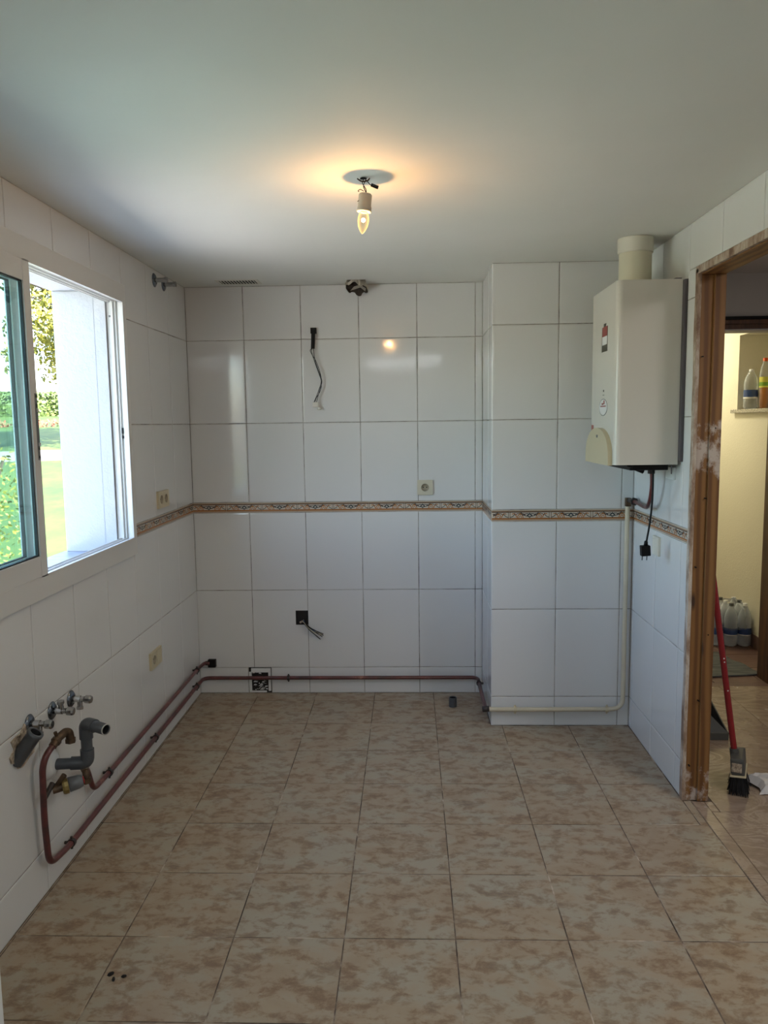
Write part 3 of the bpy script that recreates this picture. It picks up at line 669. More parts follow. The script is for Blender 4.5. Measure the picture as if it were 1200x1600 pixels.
# upper pipe B
pB = thing('copper_pipe', (PX, -.9, .19), 'shorter red-brown pipe above the gas pipe ending in the corner box', 'pipe')
b = MB(); b.tube(fillet([(.055, -1.705, .335), (.04, -1.66, .315), (.030, -1.62, .29), (.028, -1.575, .192), (.026, -1.42, .186), (.026, -.9, .186), (.026, -.09, .186), (.034, -.026, .186), (.062, -.022, .184)], .035, 6), .0098, M['copper'], 12); b.build('pipe', pB)
for p in ((.027, -1.42, .186), (.026, -.155, .186)): clamp('clip', pB, p, (0, 1, 0), (1, 0, 0))
b = MB(); b.tube(fillet([(.052, -1.70, .335), (.075, -1.745, .350), (.088, -1.765, .352), (.090, -1.768, .320)], .012, 5), .012, M['bronze'], 10)
b.lathe([(0, 0), (.018, 0), (.018, .018), (0, .018)], M['bronze'], 6, (.090, -1.768, .332), (0, 0, -1), False); b.build('elbow_fitting', pB)
b = MB(); b.box((.052, -.024, .158), (.096, .004, .203), M['black'], .003); b.lathe([(0, 0), (.012, 0), (.012, .014), (0, .014)], M['blackpipe'], 12, (.052, -.022, .184), (-1, 0, 0)); tag(b.build('wall_socket_box'), 'small square black box on the back wall at the left corner', 'box')
# cream pipe with rising end
pC = thing('cream_gas_pipe', (2.0, -CD-.02, .095), 'cream painted gas pipe along the chimney breast foot and up its right edge', 'pipe')
YC = -CD-.024
b = MB(); b.tube(fillet([(XC-.030, YC+.006, .094), (XC+.03, YC, .094), (2.0, YC, .094), (XR-.036, YC, .096), (XR-.036, YC, .4), (XR-.034, YC, 1.13)], .06, 8), .0115, M['beigepipe'], 14); b.build('pipe', pC)
for x in (XC+.118, XR-.115): clamp('clip', pC, (x, YC, .0945), (1, 0, 0), (0, -1, 0), M['ivory'])
b = MB(); b.lathe([(.0, -.016), (.0155, -.016), (.0155, .016), (0, .016)], M['blackpipe'], 12, (XC-.029, YC+.006, .094), (1, .1, 0)); b.build('joint', pC)
b = MB(); b.box((XR-.046, YC-.014, 1.118), (XR-.020, YC+.012, 1.160), M['bronze'], .003); b.tube([(XR-.033, YC, 1.148), (XR-.027, YC-.075, 1.150)], .0105, M['blackpipe'], 12)
b.lathe([(.0, 0), (.020, 0), (.020, .010), (0, .010)], M['blackpipe'], 6, (XR-.027, YC-.078, 1.150), (0, -1, 0), False); b.build('elbow_fitting', pC)
# hose to the boiler
hs = thing('gas_hose', (2.27, -.8, 1.2), 'dark curved copper hose hanging between the boiler and the cream pipe', 'hose')
b = MB(); b.tube(smoothpath([(2.283, -.595, 1.150), (2.280, -.68, 1.148), (2.272, -.80, 1.146), (2.262, -.868, 1.158), (2.258, -.915, 1.20), (2.254, -.945, 1.265), (2.250, -.948, 1.32), (2.248, -.945, 1.352)], 6), .0085, M['copper'], 12); b.build('tube', hs)
b = MB(); b.lathe([(.0, 0), (.015, 0), (.015, .016), (0, .016)], M['blackpipe'], 6, (2.249, -.948, 1.322), (0, 0, -1), False); b.build('nut', hs)

# ------------------------------------------------------------------ drain pipe, valves
dr_ = thing('drain_pipe', (.05, -1.83, .42), 'dark grey plastic drain pipe bent in a Z with an open end', 'pipe')
b = MB(); b.lathe([(.0, .028), (.026, .028), (.034, .026), (.046, .017), (.054, .006), (.056, .0005), (.0, .0005)], M['whiteplastic'], 32, (0, -1.852, .42), (1, 0, 0)); b.build('rosette', dr_)
P0, P1, P2 = Vector((.016, -1.845, .415)), Vector((.122, -1.82, .410)), Vector((.122, -1.82, .548)); P3 = P2+Vector((.088, -.045, -.004))
b = MB(); b.tube([P0, P1-Vector((.02, .005, -.001))], .0185, M['pvc'], 20); b.tube([P1+Vector((0, 0, .03)), P2-Vector((0, 0, .03))], .0185, M['pvc'], 20); b.build('straight_pipe', dr_)
b = MB(); b.tube(fillet([P1-Vector((.052, .012, -.003)), P1, P1+Vector((0, 0, .048))], .034, 8), .0225, M['pvc'], 22); b.build('elbow', dr_)
d3 = (P3-P2).normalized()
b = MB(); b.tube(fillet([P2-Vector((0, 0, .052)), P2, P2+d3*.045], .034, 8), .0225, M['pvc'], 22); b.build('elbow', dr_)
b = MB(); b.lathe([(.0185, .03), (.0185, .098), (.0155, .098), (.0150, .05), (.0, .05)], M['pvc'], 22, P2, d3); pe = b.build('outlet_pipe', dr_)
b = MB(); b.lathe([(.0190, .0965), (.0190, .0988), (.0158, .0990)], M['pvclip'], 22, P2, d3); b.build('cut_rim', pe)
b = MB(); b.lathe([(.0152, .094), (.0148, .055), (0, .054)], M['pvcin'], 22, P2, d3); b.build('inside', pe)
# pipe stub in a broken hole with plaster
sb = thing('pipe_stub', (0, -2.03, .53), 'open grey pipe stub slanting out of a broken plastered hole in the left wall', 'pipe')
n = 18; b = MB(); b.v = []
pl_ = []
for i in range(n):
    a = 2*math.pi*i/n; q = 1+.16*math.sin(i*2.1)+.1*math.sin(i*3.7); pl_.append((-2.005+.075*q*math.cos(a), .545+.058*q*math.sin(a)))
b.prism(pl_, .0004, .0045, M['plaster'], lambda x, y, h: Vector((h, x, y))); b.build('plaster', sb)
a0 = Vector((-.004, -2.045, .512)); a1 = Vector((.062, -2.035, .606)); da = (a1-a0).normalized(); ll = (a1-a0).length
b = MB(); b.lathe([(.0225, 0), (.0225, ll-.012), (.0255, ll-.010), (.0255, ll), (.0175, ll), (.0170, ll-.04), (0, ll-.04)], M['pvc'], 22, a0, da); b.build('pipe', sb)
b = MB(); b.lathe([(.0172, ll-.001), (.0168, ll-.035), (0, ll-.036)], M['pvcin'], 20, a0, da); b.build('inside', sb)
def angle_valve(y, z, label, turn, lever=False):
    t_ = thing('angle_valve', (0, y, z), label, 'valve', 'chrome angle valves on the left wall')
    b = MB(); b.lathe([(0, .004), (.012, .012), (.024, .007), (.031, .001), (.031, 0), (0, 0)], M['chromedark'], 24, (0.0005, y, z), (1, 0, 0)); b.build('escutcheon', t_)
    b = MB(); b.tube([(.006, y, z), (.050, y, z)], .0095, M['chrome'], 14); b.lathe([(0, 0), (.0125, 0), (.0125, .018), (0, .018)], M['chrome'], 8, (.018, y, z), (1, 0, 0), False)
    b.tube([(.034, y, z), (.034, y-.004, z-turn*.030)], .0085, M['chrome'], 12); b.lathe([(0, 0), (.0125, 0), (.0125, .010), (0, .010)], M['chrome'], 6, (.034, y-.004, z-turn*.026), (0, -.1, -turn), False); b.build('body', t_)
    b = MB(); b.lathe([(0, 0), (.010, 0), (.0145, .004), (.0150, .020), (.012, .026), (0, .027)], M['chrome'], 10, (.050, y, z-.001), (1, 0, -.05), False); b.build('handle', t_)
angle_valve(-1.955, .600, 'chrome angle valve above the open grey pipe stub', 1)
angle_valve(-1.800, .584, 'middle chrome angle valve of the three on the left wall', -1)
angle_valve(-1.655, .572, 'chrome angle valve just under the tile joint, nearest the back wall', 1)
def capped(y, z, label):
    t_ = thing('water_outlet', (0, y, z), label, 'pipe fitting', 'chrome outlets at the ceiling')
    b = MB(); b.lathe([(0, .004), (.010, .010), (.026, .006), (.033, .001), (.033, 0), (0, 0)], M['chromedark'], 24, (.0005, y, z), (1, 0, 0)); b.build('escutcheon', t_)
    b = MB(); b.tube([(.006, y, z), (.062, y, z)], .0110, M['chrome'], 14); b.lathe([(0, 0), (.0135, 0), (.0135, .014), (0, .014)], M['chrome'], 10, (.050, y, z), (1, 0, 0), False); b.build('stub', t_)
capped(-.510, 2.232, 'chrome capped outlet near the ceiling, the one nearer the window')
capped(-.370, 2.236, 'chrome capped outlet near the ceiling, the one nearer the corner')

# ------------------------------------------------------------------ sockets and wires
def schuko(b, fn, x, z, m): 
    o = fn(x, z, .010); ax = (fn(0, 0, 1)-fn(0, 0, 0))
    b.lathe([(.0245, .0), (.0225, .0006), (.020, -.003), (.019, -.0085), (.0, -.0085)], m, 22, o, ax)
def socket(name, label, fn, w_, h_, holes, m, group=None, dark=None):
    c_ = fn(w_/2, h_/2, 0); t_ = thing(name, c_, label, 'socket', group); b = MB(); H_ = .0115; n = 24
    edges = [0.0] if not holes else [0.0]+[(holes[i][0]+holes[i+1][0])/2 for i in range(len(holes)-1)]
    cells = []
    if len(holes) == 1 and w_ > h_*1.3: cells = [(0, h_, holes[0])]; b.add([fn(h_, 0, H_), fn(w_, 0, H_), fn(w_, h_, H_), fn(h_, h_, H_)], [(0, 1, 2, 3)], m)
    else:
        ed = edges+[w_]; cells = [(ed[i], ed[i+1], holes[i]) for i in range(len(holes))]
    for (xa, xb, (hx_, hz_)) in cells:
        inn, outr = [], []
        for k in range(n):
            a = 2*math.pi*(k+.5)/n; ca_, sa_ = math.cos(a), math.sin(a); inn.append(fn(hx_+.0215*ca_, hz_+.0215*sa_, H_))
            tt = min(((xb if ca_ > 0 else xa)-hx_)/ca_ if abs(ca_) > 1e-6 else 9, ((h_ if sa_ > 0 else 0)-hz_)/sa_ if abs(sa_) > 1e-6 else 9); outr.append(fn(hx_+tt*ca_, hz_+tt*sa_, H_))
        b.add(inn+outr, [(k, (k+1) % n, n+(k+1) % n, n+k) for k in range(n)], m)
        for (cx_, cz_) in ((xa, 0), (xb, 0), (xa, h_), (xb, h_)):
            dd = sorted(range(n), key=lambda k: (outr[k]-fn(cx_, cz_, H_)).length)[:2]
            b.add([outr[dd[0]], outr[dd[1]], fn(cx_, cz_, H_)], [(0, 1, 2)], m)
    c4 = [(0, 0), (w_, 0), (w_, h_), (0, h_)]
    b.add([fn(x, z, .0003) for x, z in c4]+[fn(x, z, H_) for x, z in c4], [(i, (i+1) % 4, 4+(i+1) % 4, 4+i) for i in range(4)]+[(3, 2, 1, 0)], m)
    if len(holes) == 1 and w_ > h_*1.3: b.prism([(h_+.004, .005), (w_-.005, .005), (w_-.005, h_-.005), (h_+.004, h_-.005)], H_, H_+.0015, m, fn)
    b.build('plate', t_)
    for (x, z) in holes:
        ax = (fn(0, 0, 1)-fn(0, 0, 0)); b = MB()
        b.lathe([(.0215, H_), (.0205, H_-.002), (.0200, .0022), (.0, .0022)], dark or M['socketin'], 24, fn(x, z, 0), ax)
        q = b.build('outlet', t_); b = MB()
        for s in (-.0095, .0095): b.lathe([(0, .0004), (.0034, .0004), (.0034, .0)], M['black'], 8, fn(x+s, z, .0024), ax)
        for s in (-.0185, .0185): b.lathe([(0, .0), (.0022, .0), (.0022, .005), (0, .005)], M['steel'], 6, fn(x, z+s, .0026), ax)
        b.build('pin_hole', q)
fL = lambda y0, z0: (lambda x, z, h: Vector((h, y0+x, z0+z)))
fB = lambda x0, z0: (lambda x, z, h: Vector((x0+x, -h, z0+z)))
fR = lambda y0, z0: (lambda x, z, h: Vector((XR-h, y0-x, z0+z)))
socket('double_socket', 'ivory double socket on the left wall just above the patterned border', fL(-.625, 1.140), .160, .082, [(.045, .041), (.115, .041)], M['ivory'])
socket('wall_socket', 'yellowed socket with blank half low on the left wall above the pipes', fL(-.835, .405), .150, .080, [(.045, .040)], M['ivory'])
socket('single_socket', 'square ivory single socket on the back wall above the patterned border', fB(1.259, 1.138), .085, .083, [(.0425, .0415)], M['ivoryback'])
b = MB(); fr_ = fR(-.828, .940); b.prism([(0, 0), (.083, 0), (.083, .083), (0, .083)], .0005, .011, M['fluecollar'], fr_); b.prism([(.010, .010), (.073, .010), (.073, .073), (.010, .073)], .011, .0125, M['fluecollar'], fr_)
tag(b.build('blank_cover_plate'), 'white square blank plate on the right wall behind the hanging plug', 'cover plate')
b = MB(); fr_ = fR(-.975, 1.288); b.prism([(0, 0), (.10, 0), (.10, .05), (0, .05)], .0005, .009, M['whiteplastic'], fr_); tag(b.build('wall_plate'), 'small white plate on the right wall just under the boiler', 'cover plate')
# power cord with plug
cd = thing('power_cord', (2.24, -1.0, 1.33), 'black power cord with plug dangling from the boiler', 'cord')
b = MB(); b.tube(smoothpath([(2.235, -1.015, 1.352), (2.236, -1.015, 1.32), (2.234, -1.02, 1.20), (2.222, -1.03, 1.10), (2.210, -1.035, 1.030)]), .0042, M['black'], 8); b.build('cable', cd)
b = MB(); pc = Vector((2.208, -1.035, 1.03)); b.lathe([(.005, 0), (.0075, .004), (.0085, .022), (0, .022)], M['black'], 12, pc, (-.06, 0, -1)); b.box((2.186, -1.050, .966), (2.224, -1.020, 1.010), M['black'], .003, (0, R(-4), 0)); pg = b.build('plug', cd)
b = MB()
for s in (-.0095, .0095): b.tube([(2.2035+s, -1.035, .967), (2.2025+s, -1.035, .947)], .0024, M['chromedark'], 8)
b.build('pin', pg)
# upper conduit and wires
cw_ = thing('cable_outlet', (.70, 0, 2.0), 'black cable sleeve high on the back wall with loose wires', 'cable')
b = MB(); b.box((.686, -.022, 2.025), (.718, 0, 2.056), M['black'], .002); b.build('box', cw_)
b = MB(); b.tube([(.702, -.020, 2.040), (.700, -.024, 1.99), (.697, -.022, 1.944)], .0105, M['black'], 12); b.build('sleeve', cw_)
b = MB()
for k, (o1, o2) in enumerate(((0, 0), (.006, .004), (-.003, .008))): b.tube(smoothpath([(.697+o1*.5, -.022, 1.948), (.690+o1*2, -.026, 1.93), (.706+o2, -.030, 1.875), (.728+o2, -.032, 1.81), (.741+o1*.4, -.03, 1.765), (.735-o2*1.2, -.03, 1.72), (.712+o1, -.028, 1.68), (.700+o1*1.6, -.024, 1.652)]), .0017, M['black'], 6)
b.build('wire', cw_)
b = MB(); b.box((.690, -.032, 1.628), (.722, -.016, 1.656), M['connector'], .003); b.lathe([(0, 0), (.010, .002), (.011, .012), (0, .016)], M['connector'], 10, (.724, -.022, 1.628), (.3, 0, -1)); b.build('connector', cw_)
# open junction box
jb = thing('junction_box', (.6, 0, .443), 'open square black junction box low on the back wall with a bunch of wires', 'junction box')
x0, x1, z0, z1 = boxh; b = MB()
b.box((x0, .0086, z0), (x1, .0089, z1), M['hole'])
for (a, c) in (((x0, -.0005, z0), (x0+.002, .0086, z1)), ((x1-.002, -.0005, z0), (x1, .0086, z1)), ((x0, -.0005, z0), (x1, .0086, z0+.002)), ((x0, -.0005, z1-.002), (x1, .0086, z1))): b.box(a, c, M['black'])
b.build('box', jb)
b = MB(); rnd = random.Random(5)
for k in range(9):
    e = rnd.uniform(-.012, .012); m_ = [M['black'], M['black'], M['wirewhite'], M['black'], M['bluelabel']][k % 5]
    b.tube(smoothpath([(.598+e, .004, .425+e*.5), (.618+e*.5, -.012-.002*k, .412), (.645, -.022-.002*k, .385+e*.7), (.675+e*.4, -.026, .362+e*.9), (.712+e*.8, -.028, .348+e*.6 if k % 3 else .335+e)], 5), .0024, m_, 6)
b.tube([(.585, -.001, .415), (.603, -.006, .422)], .006, M['plaster'], 8)
b.build('wires', jb, kind='stuff')
# chipped access plate
ap = thing('access_plate', (.345, 0, .07), 'small chipped white plate with dark broken middle at the foot of the back wall', 'panel')
b = MB(); x0, x1, z0, z1 = plate; b.box((x0+.002, .0085, z0+.001), (x1-.002, .0089, z1-.002), M['hole']); b.build('cavity', ap)
b = MB()
for (a, c) in (((x0+.016, z1-.030), (x1-.004, z1-.006)), ((x0+.004, z0+.004), (x0+.018, z1-.028)), ((x1-.018, z0+.012), (x1-.004, z1-.028)), ((x0+.018, z0+.003), (x1-.03, z0+.012))): b.box((a[0], .0, a[1]), (c[0], .0084, c[1]), M['whiteplastic'])
b.build('frame', ap)
b = MB(); rnd = random.Random(9)
for k in range(46):
    x = rnd.uniform(x0+.02, x1-.035); z = rnd.uniform(.015, .118); w_ = rnd.uniform(.004, .028); h_ = rnd.uniform(.0015, .005)
    if abs(z-.098) < .012: continue
    b.add([(x, .0078, z), (x+w_, .0078, z+rnd.uniform(-.003, .003)), (x+w_*.8, .0078, z+h_), (x+w_*.3, .0078, z+h_*1.5)], [(0, 1, 2, 3)], M['whiteplastic'])
b.build('paint_flakes', ap, kind='stuff')

# ------------------------------------------------------------------ boiler
BX0, BX1, BY0, BY1, BZ0, BZ1 = 2.042, 2.296, -1.130, -.712, 1.354, 2.083
bo = thing('gas_boiler', (2.18, -.92, 1.72), 'white wall-hung gas water heater with beige lower cover, beside the doorway', 'water heater')
b = MB(); rad = .022; prof = [(BX1, BY0), (BX1, BY1)]
for k in range(6): a = R(90*k/5); prof.append((BX0+rad-rad*math.sin(a), BY1-rad+rad*math.cos(a)))
for k in range(6): a = R(90*k/5); prof.append((BX0+rad-rad*math.cos(a), BY0+rad-rad*math.sin(a)))
n = len(prof); vs = [(x, y, BZ0) for x, y in prof]+[(x, y, BZ1) for x, y in prof]
b.add(vs, [list(range(n))[::-1], list(range(n, 2*n))], M['boiler']); b.add(vs, [(i, (i+1) % n, n+(i+1) % n, n+i) for i in range(n)], M['boiler'])
b.build('casing', bo)
b = MB(); b.box((2.2965, BY0-.022, BZ0+.012), (XR-.0005, BY1+.01, BZ1-.004), M['boilerback'], .002); b.box((2.27, -1.12, BZ1), (2.295, -1.07, BZ1+.006), M['boilerback']); b.build('back_plate', bo)
b = MB(); poly = []; W2, H = .200, .130; yc, zc = -.905, 1.354
for k in range(17):
    t_ = k/16; a = math.pi*t_; poly.append((yc-W2*math.cos(a)*(1 if abs(math.cos(a)) > .0 else 1), zc+.02+H*math.sin(a)**.8))
poly = [(yc-W2, zc-.003)]+poly+[(yc+W2, zc-.003)]
b.prism(poly, 0, .018, M['cap'], lambda y, z, h: Vector((BX0-.0005-h, y, z))); cap = b.build('lower_cover', bo)
b = MB(); b.box((BX0-.0195, -.93, 1.462), (BX0-.0187, -.905, 1.474), M['boilerback']); b.build('badge', cap)
b = MB()      # strip sticker: red top, pale middle, dark foot
def st_(y0, y1, z0, z1, m, e=.0004): b.box((BX0-.0002-e, y0, z0), (BX0, y1, z1), m)
st_(-.985, -.905, 1.822, 1.925, M['whitelabel']); st_(-.985, -.905, 1.822, 1.850, M['stickdark'], .0006); st_(-.985, -.905, 1.885, 1.925, M['stickred'], .0006); st_(-.965, -.925, 1.925, 1.938, M['stickdark'])
st_(-.992, -.985, 1.822, 1.925, M['stickdark']); st_(-.905, -.898, 1.822, 1.925, M['stickdark']); b.build('strip_sticker', bo)
b = MB(); pp = [(-.94+.070*math.cos(2*math.pi*k/24), 1.590+.036*math.sin(2*math.pi*k/24)) for k in range(24)]
fb = lambda y, z, h: Vector((BX0-h, y, z))
b.prism(pp, 0, .0004, M['greyplastic'], fb); b.prism([(-.94+(y+.94)*.92, 1.590+(z-1.590)*.92) for y, z in pp], 0, .0007, M['whitelabel'], fb)
b.box((BX0-.001, -.985, 1.592), (BX0, -.895, 1.597), M['stickred']); b.box((BX0-.001, -.965, 1.603), (BX0, -.945, 1.619), M['stickred']); b.box((BX0-.001, -.945, 1.600), (BX0, -.915, 1.608), M['stickred'])
b.box((BX0-.0006, -.948, 1.655), (BX0, -.934, 1.663), M['black']); b.box((BX0-.0006, -.955, 1.640), (BX0, -.927, 1.643), M['greyplastic']); b.build('round_sticker', bo)
b = MB(); b.box((BX0-.0006, -.775, 1.49), (BX0, -.735, 1.515), M['stickred']); b.box((BX0-.0006, -.775, 1.455), (BX0, -.735, 1.485), M['greenlabel']); b.box((BX0-.0006, -.775, 1.43), (BX0, -.735, 1.452), M['whitelabel']); b.build('small_sticker', bo)
b = MB(); b.box((2.115, -1.10, BZ0-.024), (2.27, -.75, BZ0), M['black'], .004)
b.tube([(2.14, -1.0, BZ0-.01), (2.20, -1.0, BZ0-.035)], .010, M['black'], 10); b.tube([(2.25, -.95, BZ0), (2.25, -.95, BZ0-.03)], .012, M['blackpipe'], 10); b.tube([(2.10, -1.11, BZ0-.001), (2.125, -1.11, BZ0-.010)], .005, M['black'], 8); b.build('underside', bo)
b = MB(); b.box((2.272, -1.128, BZ0-.038), (2.276, -1.124, BZ0+.002), M['boilerback']); b.build('bracket', bo)
fl_ = thing('flue_pipe', (2.168, -.92, BZ1), 'short cream flue pipe from the boiler top into the ceiling', 'flue')
b = MB(); b.lathe([(.066, 0), (.066, ZT-BZ1-.001)], M['flue'], 40, (2.168, -.92, BZ1-.001), (0, 0, 1)); b.build('pipe', fl_)
b = MB(); b.lathe([(.0665, 0), (.071, .001), (.0715, .004), (.0735, .055), (.0735, .0595), (.0665, .0595)], M['fluecollar'], 40, (2.168, -.92, ZT-.0605), (0, 0, 1)); b.build('collar', fl_)

# ------------------------------------------------------------------ floor bits
b = MB(); b.lathe([(.0215, -.003), (.0215, .046), (.0225, .050), (.018, .050), (.0175, .012), (0, .012)], M['pvc'], 22, (1.440, -.215, 0), (0, 0, 1)); b.lathe([(.0177, .048), (.0172, .013), (0, .0125)], M['pvcin'], 20, (1.440, -.215, 0), (0, 0, 1))
tag(b.build('floor_drain_stub'), 'short dark grey pipe stub standing out of the floor near the back wall', 'pipe')
for k, (x, y, s, a) in enumerate(((.362, -2.293, .010, .6), (.377, -2.312, .008, 1.8), (.402, -2.300, .008, 0.2))):
    b = MB(); b.lathe([(.0001, -s), (s*.45, -s*.6), (s*.55, 0), (s*.4, s*.7), (.0001, s)], M['hole'], 8, (x, y, s*.40), (math.cos(a), math.sin(a), .1))
    tag(b.build('dirt_crumb'), ['dark crumb at the left of three on the near floor tile', 'dark crumb in the middle of three on the near floor tile', 'dark crumb at the right of three on the near floor tile'][k], 'debris', 'dark crumbs on the floor')
rnd = random.Random(4)
for (x, y, s, lb) in ((.62, -2.18, .006, 'pale plaster chip on the floor right of the three dark crumbs'), (.80, -2.36, .004, 'tiny pale plaster chip at the bottom middle of the floor'), (1.07, -1.452, .007, 'pale plaster chip on the floor joint in the middle of the room'), (2.13, -1.795, .006, 'pale plaster chip on the floor joint near the marble strip')):
    b = MB(); p_ = [(x+s*(1+.4*rnd.random())*math.cos(t_*1.25), y+s*.7*(1+.4*rnd.random())*math.sin(t_*1.25)) for t_ in range(5)]
    b.prism(p_, .0003, .002, M['plaster'], lambda u, v, h: Vector((u, v, h))); tag(b.build('plaster_chip'), lb, 'debris', 'plaster chips on the floor')
# appliance at the left, nearest the camera
apw = thing('white_appliance', (.34, -3.66, 0), 'white appliance at the left picture edge, only its corner in view', 'appliance')
b = MB(); b.box((.02, -3.96, .03), (.661, -3.36, .856), M['boiler'], .012); b.build('body', apw)
b = MB(); b.box((.6615, -3.95, .10), (.678, -3.37, .71), M['whiteplastic'], .008); b.build('door', apw)
b = MB(); b.box((.6615, -3.95, .72), (.678, -3.362, .850), M['whiteplastic'], .005); b.build('control_panel', apw)
for (x, y) in ((.06, -3.92), (.61, -3.92), (.06, -3.40), (.61, -3.40)):
    b = MB(); b.lathe([(0, 0), (.018, 0), (.018, .031), (0, .031)], M['black'], 12, (x, y, 0)); b.build('foot', apw)

# ------------------------------------------------------------------ hall things
br = thing('broom', (2.575, -1.165, 0), 'black broom with red handle leaning behind the timber doorway jamb', 'broom')
h0 = Vector((2.562, -1.150, .135)); h1 = Vector((2.428, -1.02, 1.32)); dh = (h1-h0).normalized()
b = MB(); b.tube([h0, h1], .0125, M['redpole'], 14); b.lathe([(.0125, 0), (.0125, .006), (.009, .012), (0, .014)], M['black'], 12, h1, dh); b.build('handle', br)
b = MB()
for z in (.28, .40, .415): q = h0+dh*z; b.tube([q-Vector((0, .0128, 0)), q-Vector((0, .0131, 0))], .003, M['whitelabel'], 6)
b.build('paint_specks', br, kind='stuff')
def turn(b, a_=R(-25), s_=.8):
    for i, v in enumerate(b.v):
        q = Vector(v)-Vector((2.572, -1.1625, 0)); q.y *= s_; q = Matrix.Rotation(a_, 3, 'Z') @ q; b.v[i] = tuple(q+Vector((2.572, -1.1625, 0)))
b = MB(); b.box((2.545, -1.250, .085), (2.598, -1.075, .155), M['greyplastic'], .008, (0, R(-5), 0)); turn(b); b.tube([h0-dh*.03, h0+dh*.035], .018, M['greyplastic'], 12); hd = b.build('head', br)
b = MB(); b.box((2.549, -1.2545, .100), (2.588, -1.2505, .138), M['plaster'], .002); turn(b); b.build('label', hd)
b = MB(); b.box((2.544, -1.254, .078), (2.605, -1.072, .086), M['ivory'], .003, (0, R(-5), 0)); turn(b); b.build('band', hd)
b = MB(); rnd = random.Random(2)
for k in range(420):
    x = rnd.uniform(2.550, 2.600); y = rnd.uniform(-1.250, -1.076); e = Vector(((x-2.575)*.5+rnd.uniform(-.006, .014), (y+1.163)*.12+rnd.uniform(-.008, .008), 0))
    a_ = Vector((x, y, .080)); c_ = Vector((x, y, .003))+e; w_ = Vector((rnd.uniform(-1, 1), rnd.uniform(-1, 1), 0)).normalized()*.0022
    b.add([a_-w_, a_+w_, c_+w_*.7, c_-w_*.7], [(0, 1, 2, 3)], M['bristle'])
b.box((2.552, -1.246, .03), (2.600, -1.080, .080), M['bristle']); turn(b); b.build('bristles', br, kind='stuff')
dp = thing('dustpan', (2.66, -.62, 0), 'dark grey wedge-shaped dustpan on the hall floor behind the jamb', 'dustpan')
b = MB()
pr_ = [(-.66, 0), (-.66, .032), (-.58, .05), (-.40, .105), (-.39, 0)]
b.prism([(-.665, .002), (-.665, .035), (-.40, .125), (-.385, .11), (-.385, .002)], 2.56, 2.566, M['greyplastic'], lambda y, z, x: Vector((x, y, z)))
b.prism([(-.665, .002), (-.665, .035), (-.42, .125), (-.385, .11), (-.385, .002)], 2.732, 2.738, M['greyplastic'], lambda y, z, x: Vector((x, y, z)))
b.box((2.56, -.665, .001), (2.738, -.385, .006), M['greyplastic']); b.box((2.56, -.392, .001), (2.738, -.385, .11), M['greyplastic']); b.box((2.566, -.668, .001), (2.732, -.662, .035), M['greyplastic']); b.build('pan', dp)
b = MB(); b.prism([(2.563, .035), (2.735, .035), (2.66, .115), (2.563, .135)], -.66, -.655, M['greyplastic'], lambda x, z, y: Vector((x, y+(z-.035)*1.2, z))); b.build('hood', dp)
# crumpled white sheet
b = MB(); n, m_ = 16, 12; rnd = random.Random(8); gx = []
for i in range(n):
    for j in range(m_):
        u, v = i/(n-1), j/(m_-1); z = .012+.030*abs(math.sin(u*7+v*3))*math.sin(v*3.14)**.5+.05*math.exp(-((u-.62)**2+(v-.65)**2)/.03)+rnd.uniform(0, .012)
        gx.append((2.635+.30*u+.02*math.sin(v*6), -1.225-.06*u+.16*v+.015*math.sin(u*9), max(z*(1 if 0 < v < 1 and 0 < u < 1 else .3), .002)))
b.add(gx, [(i*m_+j, (i+1)*m_+j, (i+1)*m_+j+1, i*m_+j+1) for i in range(n-1) for j in range(m_-1)], M['cloth'])
o = b.build('plastic_sheet'); tag(o, 'crumpled whitish plastic sheet on the hall floor at the right edge', 'plastic sheet')
md = o.modifiers.new('thick', 'SOLIDIFY'); md.thickness = .002
# doormat, wavy
b = MB(); n, m_ = 22, 14; gx = []; cor = [(2.84, .20), (3.215, .205), (3.215, .70), (2.84, .80)]
cor = [Vector((2.90, .235)), Vector((3.330, .29)), Vector((3.235, .74)), Vector((2.86, .80))]
for i in range(n):
    for j in range(m_):
        u, v = i/(n-1), j/(m_-1); p_ = (cor[0]*(1-u)+cor[1]*u)*(1-v)+(cor[3]*(1-u)+cor[2]*u)*v
        gx.append((p_.x, p_.y, .010+.006*math.sin(v*14+u*2)*math.sin(v*3.14)))
b.add(gx, [(i*m_+j, (i+1)*m_+j, (i+1)*m_+j+1, i*m_+j+1) for i in range(n-1) for j in range(m_-1)], M['mat'])
o = b.build('doormat'); tag(o, 'rippled dark grey doormat on the reddish entrance tiles', 'doormat'); md = o.modifiers.new('thick', 'SOLIDIFY'); md.thickness = .007; md.offset = -1
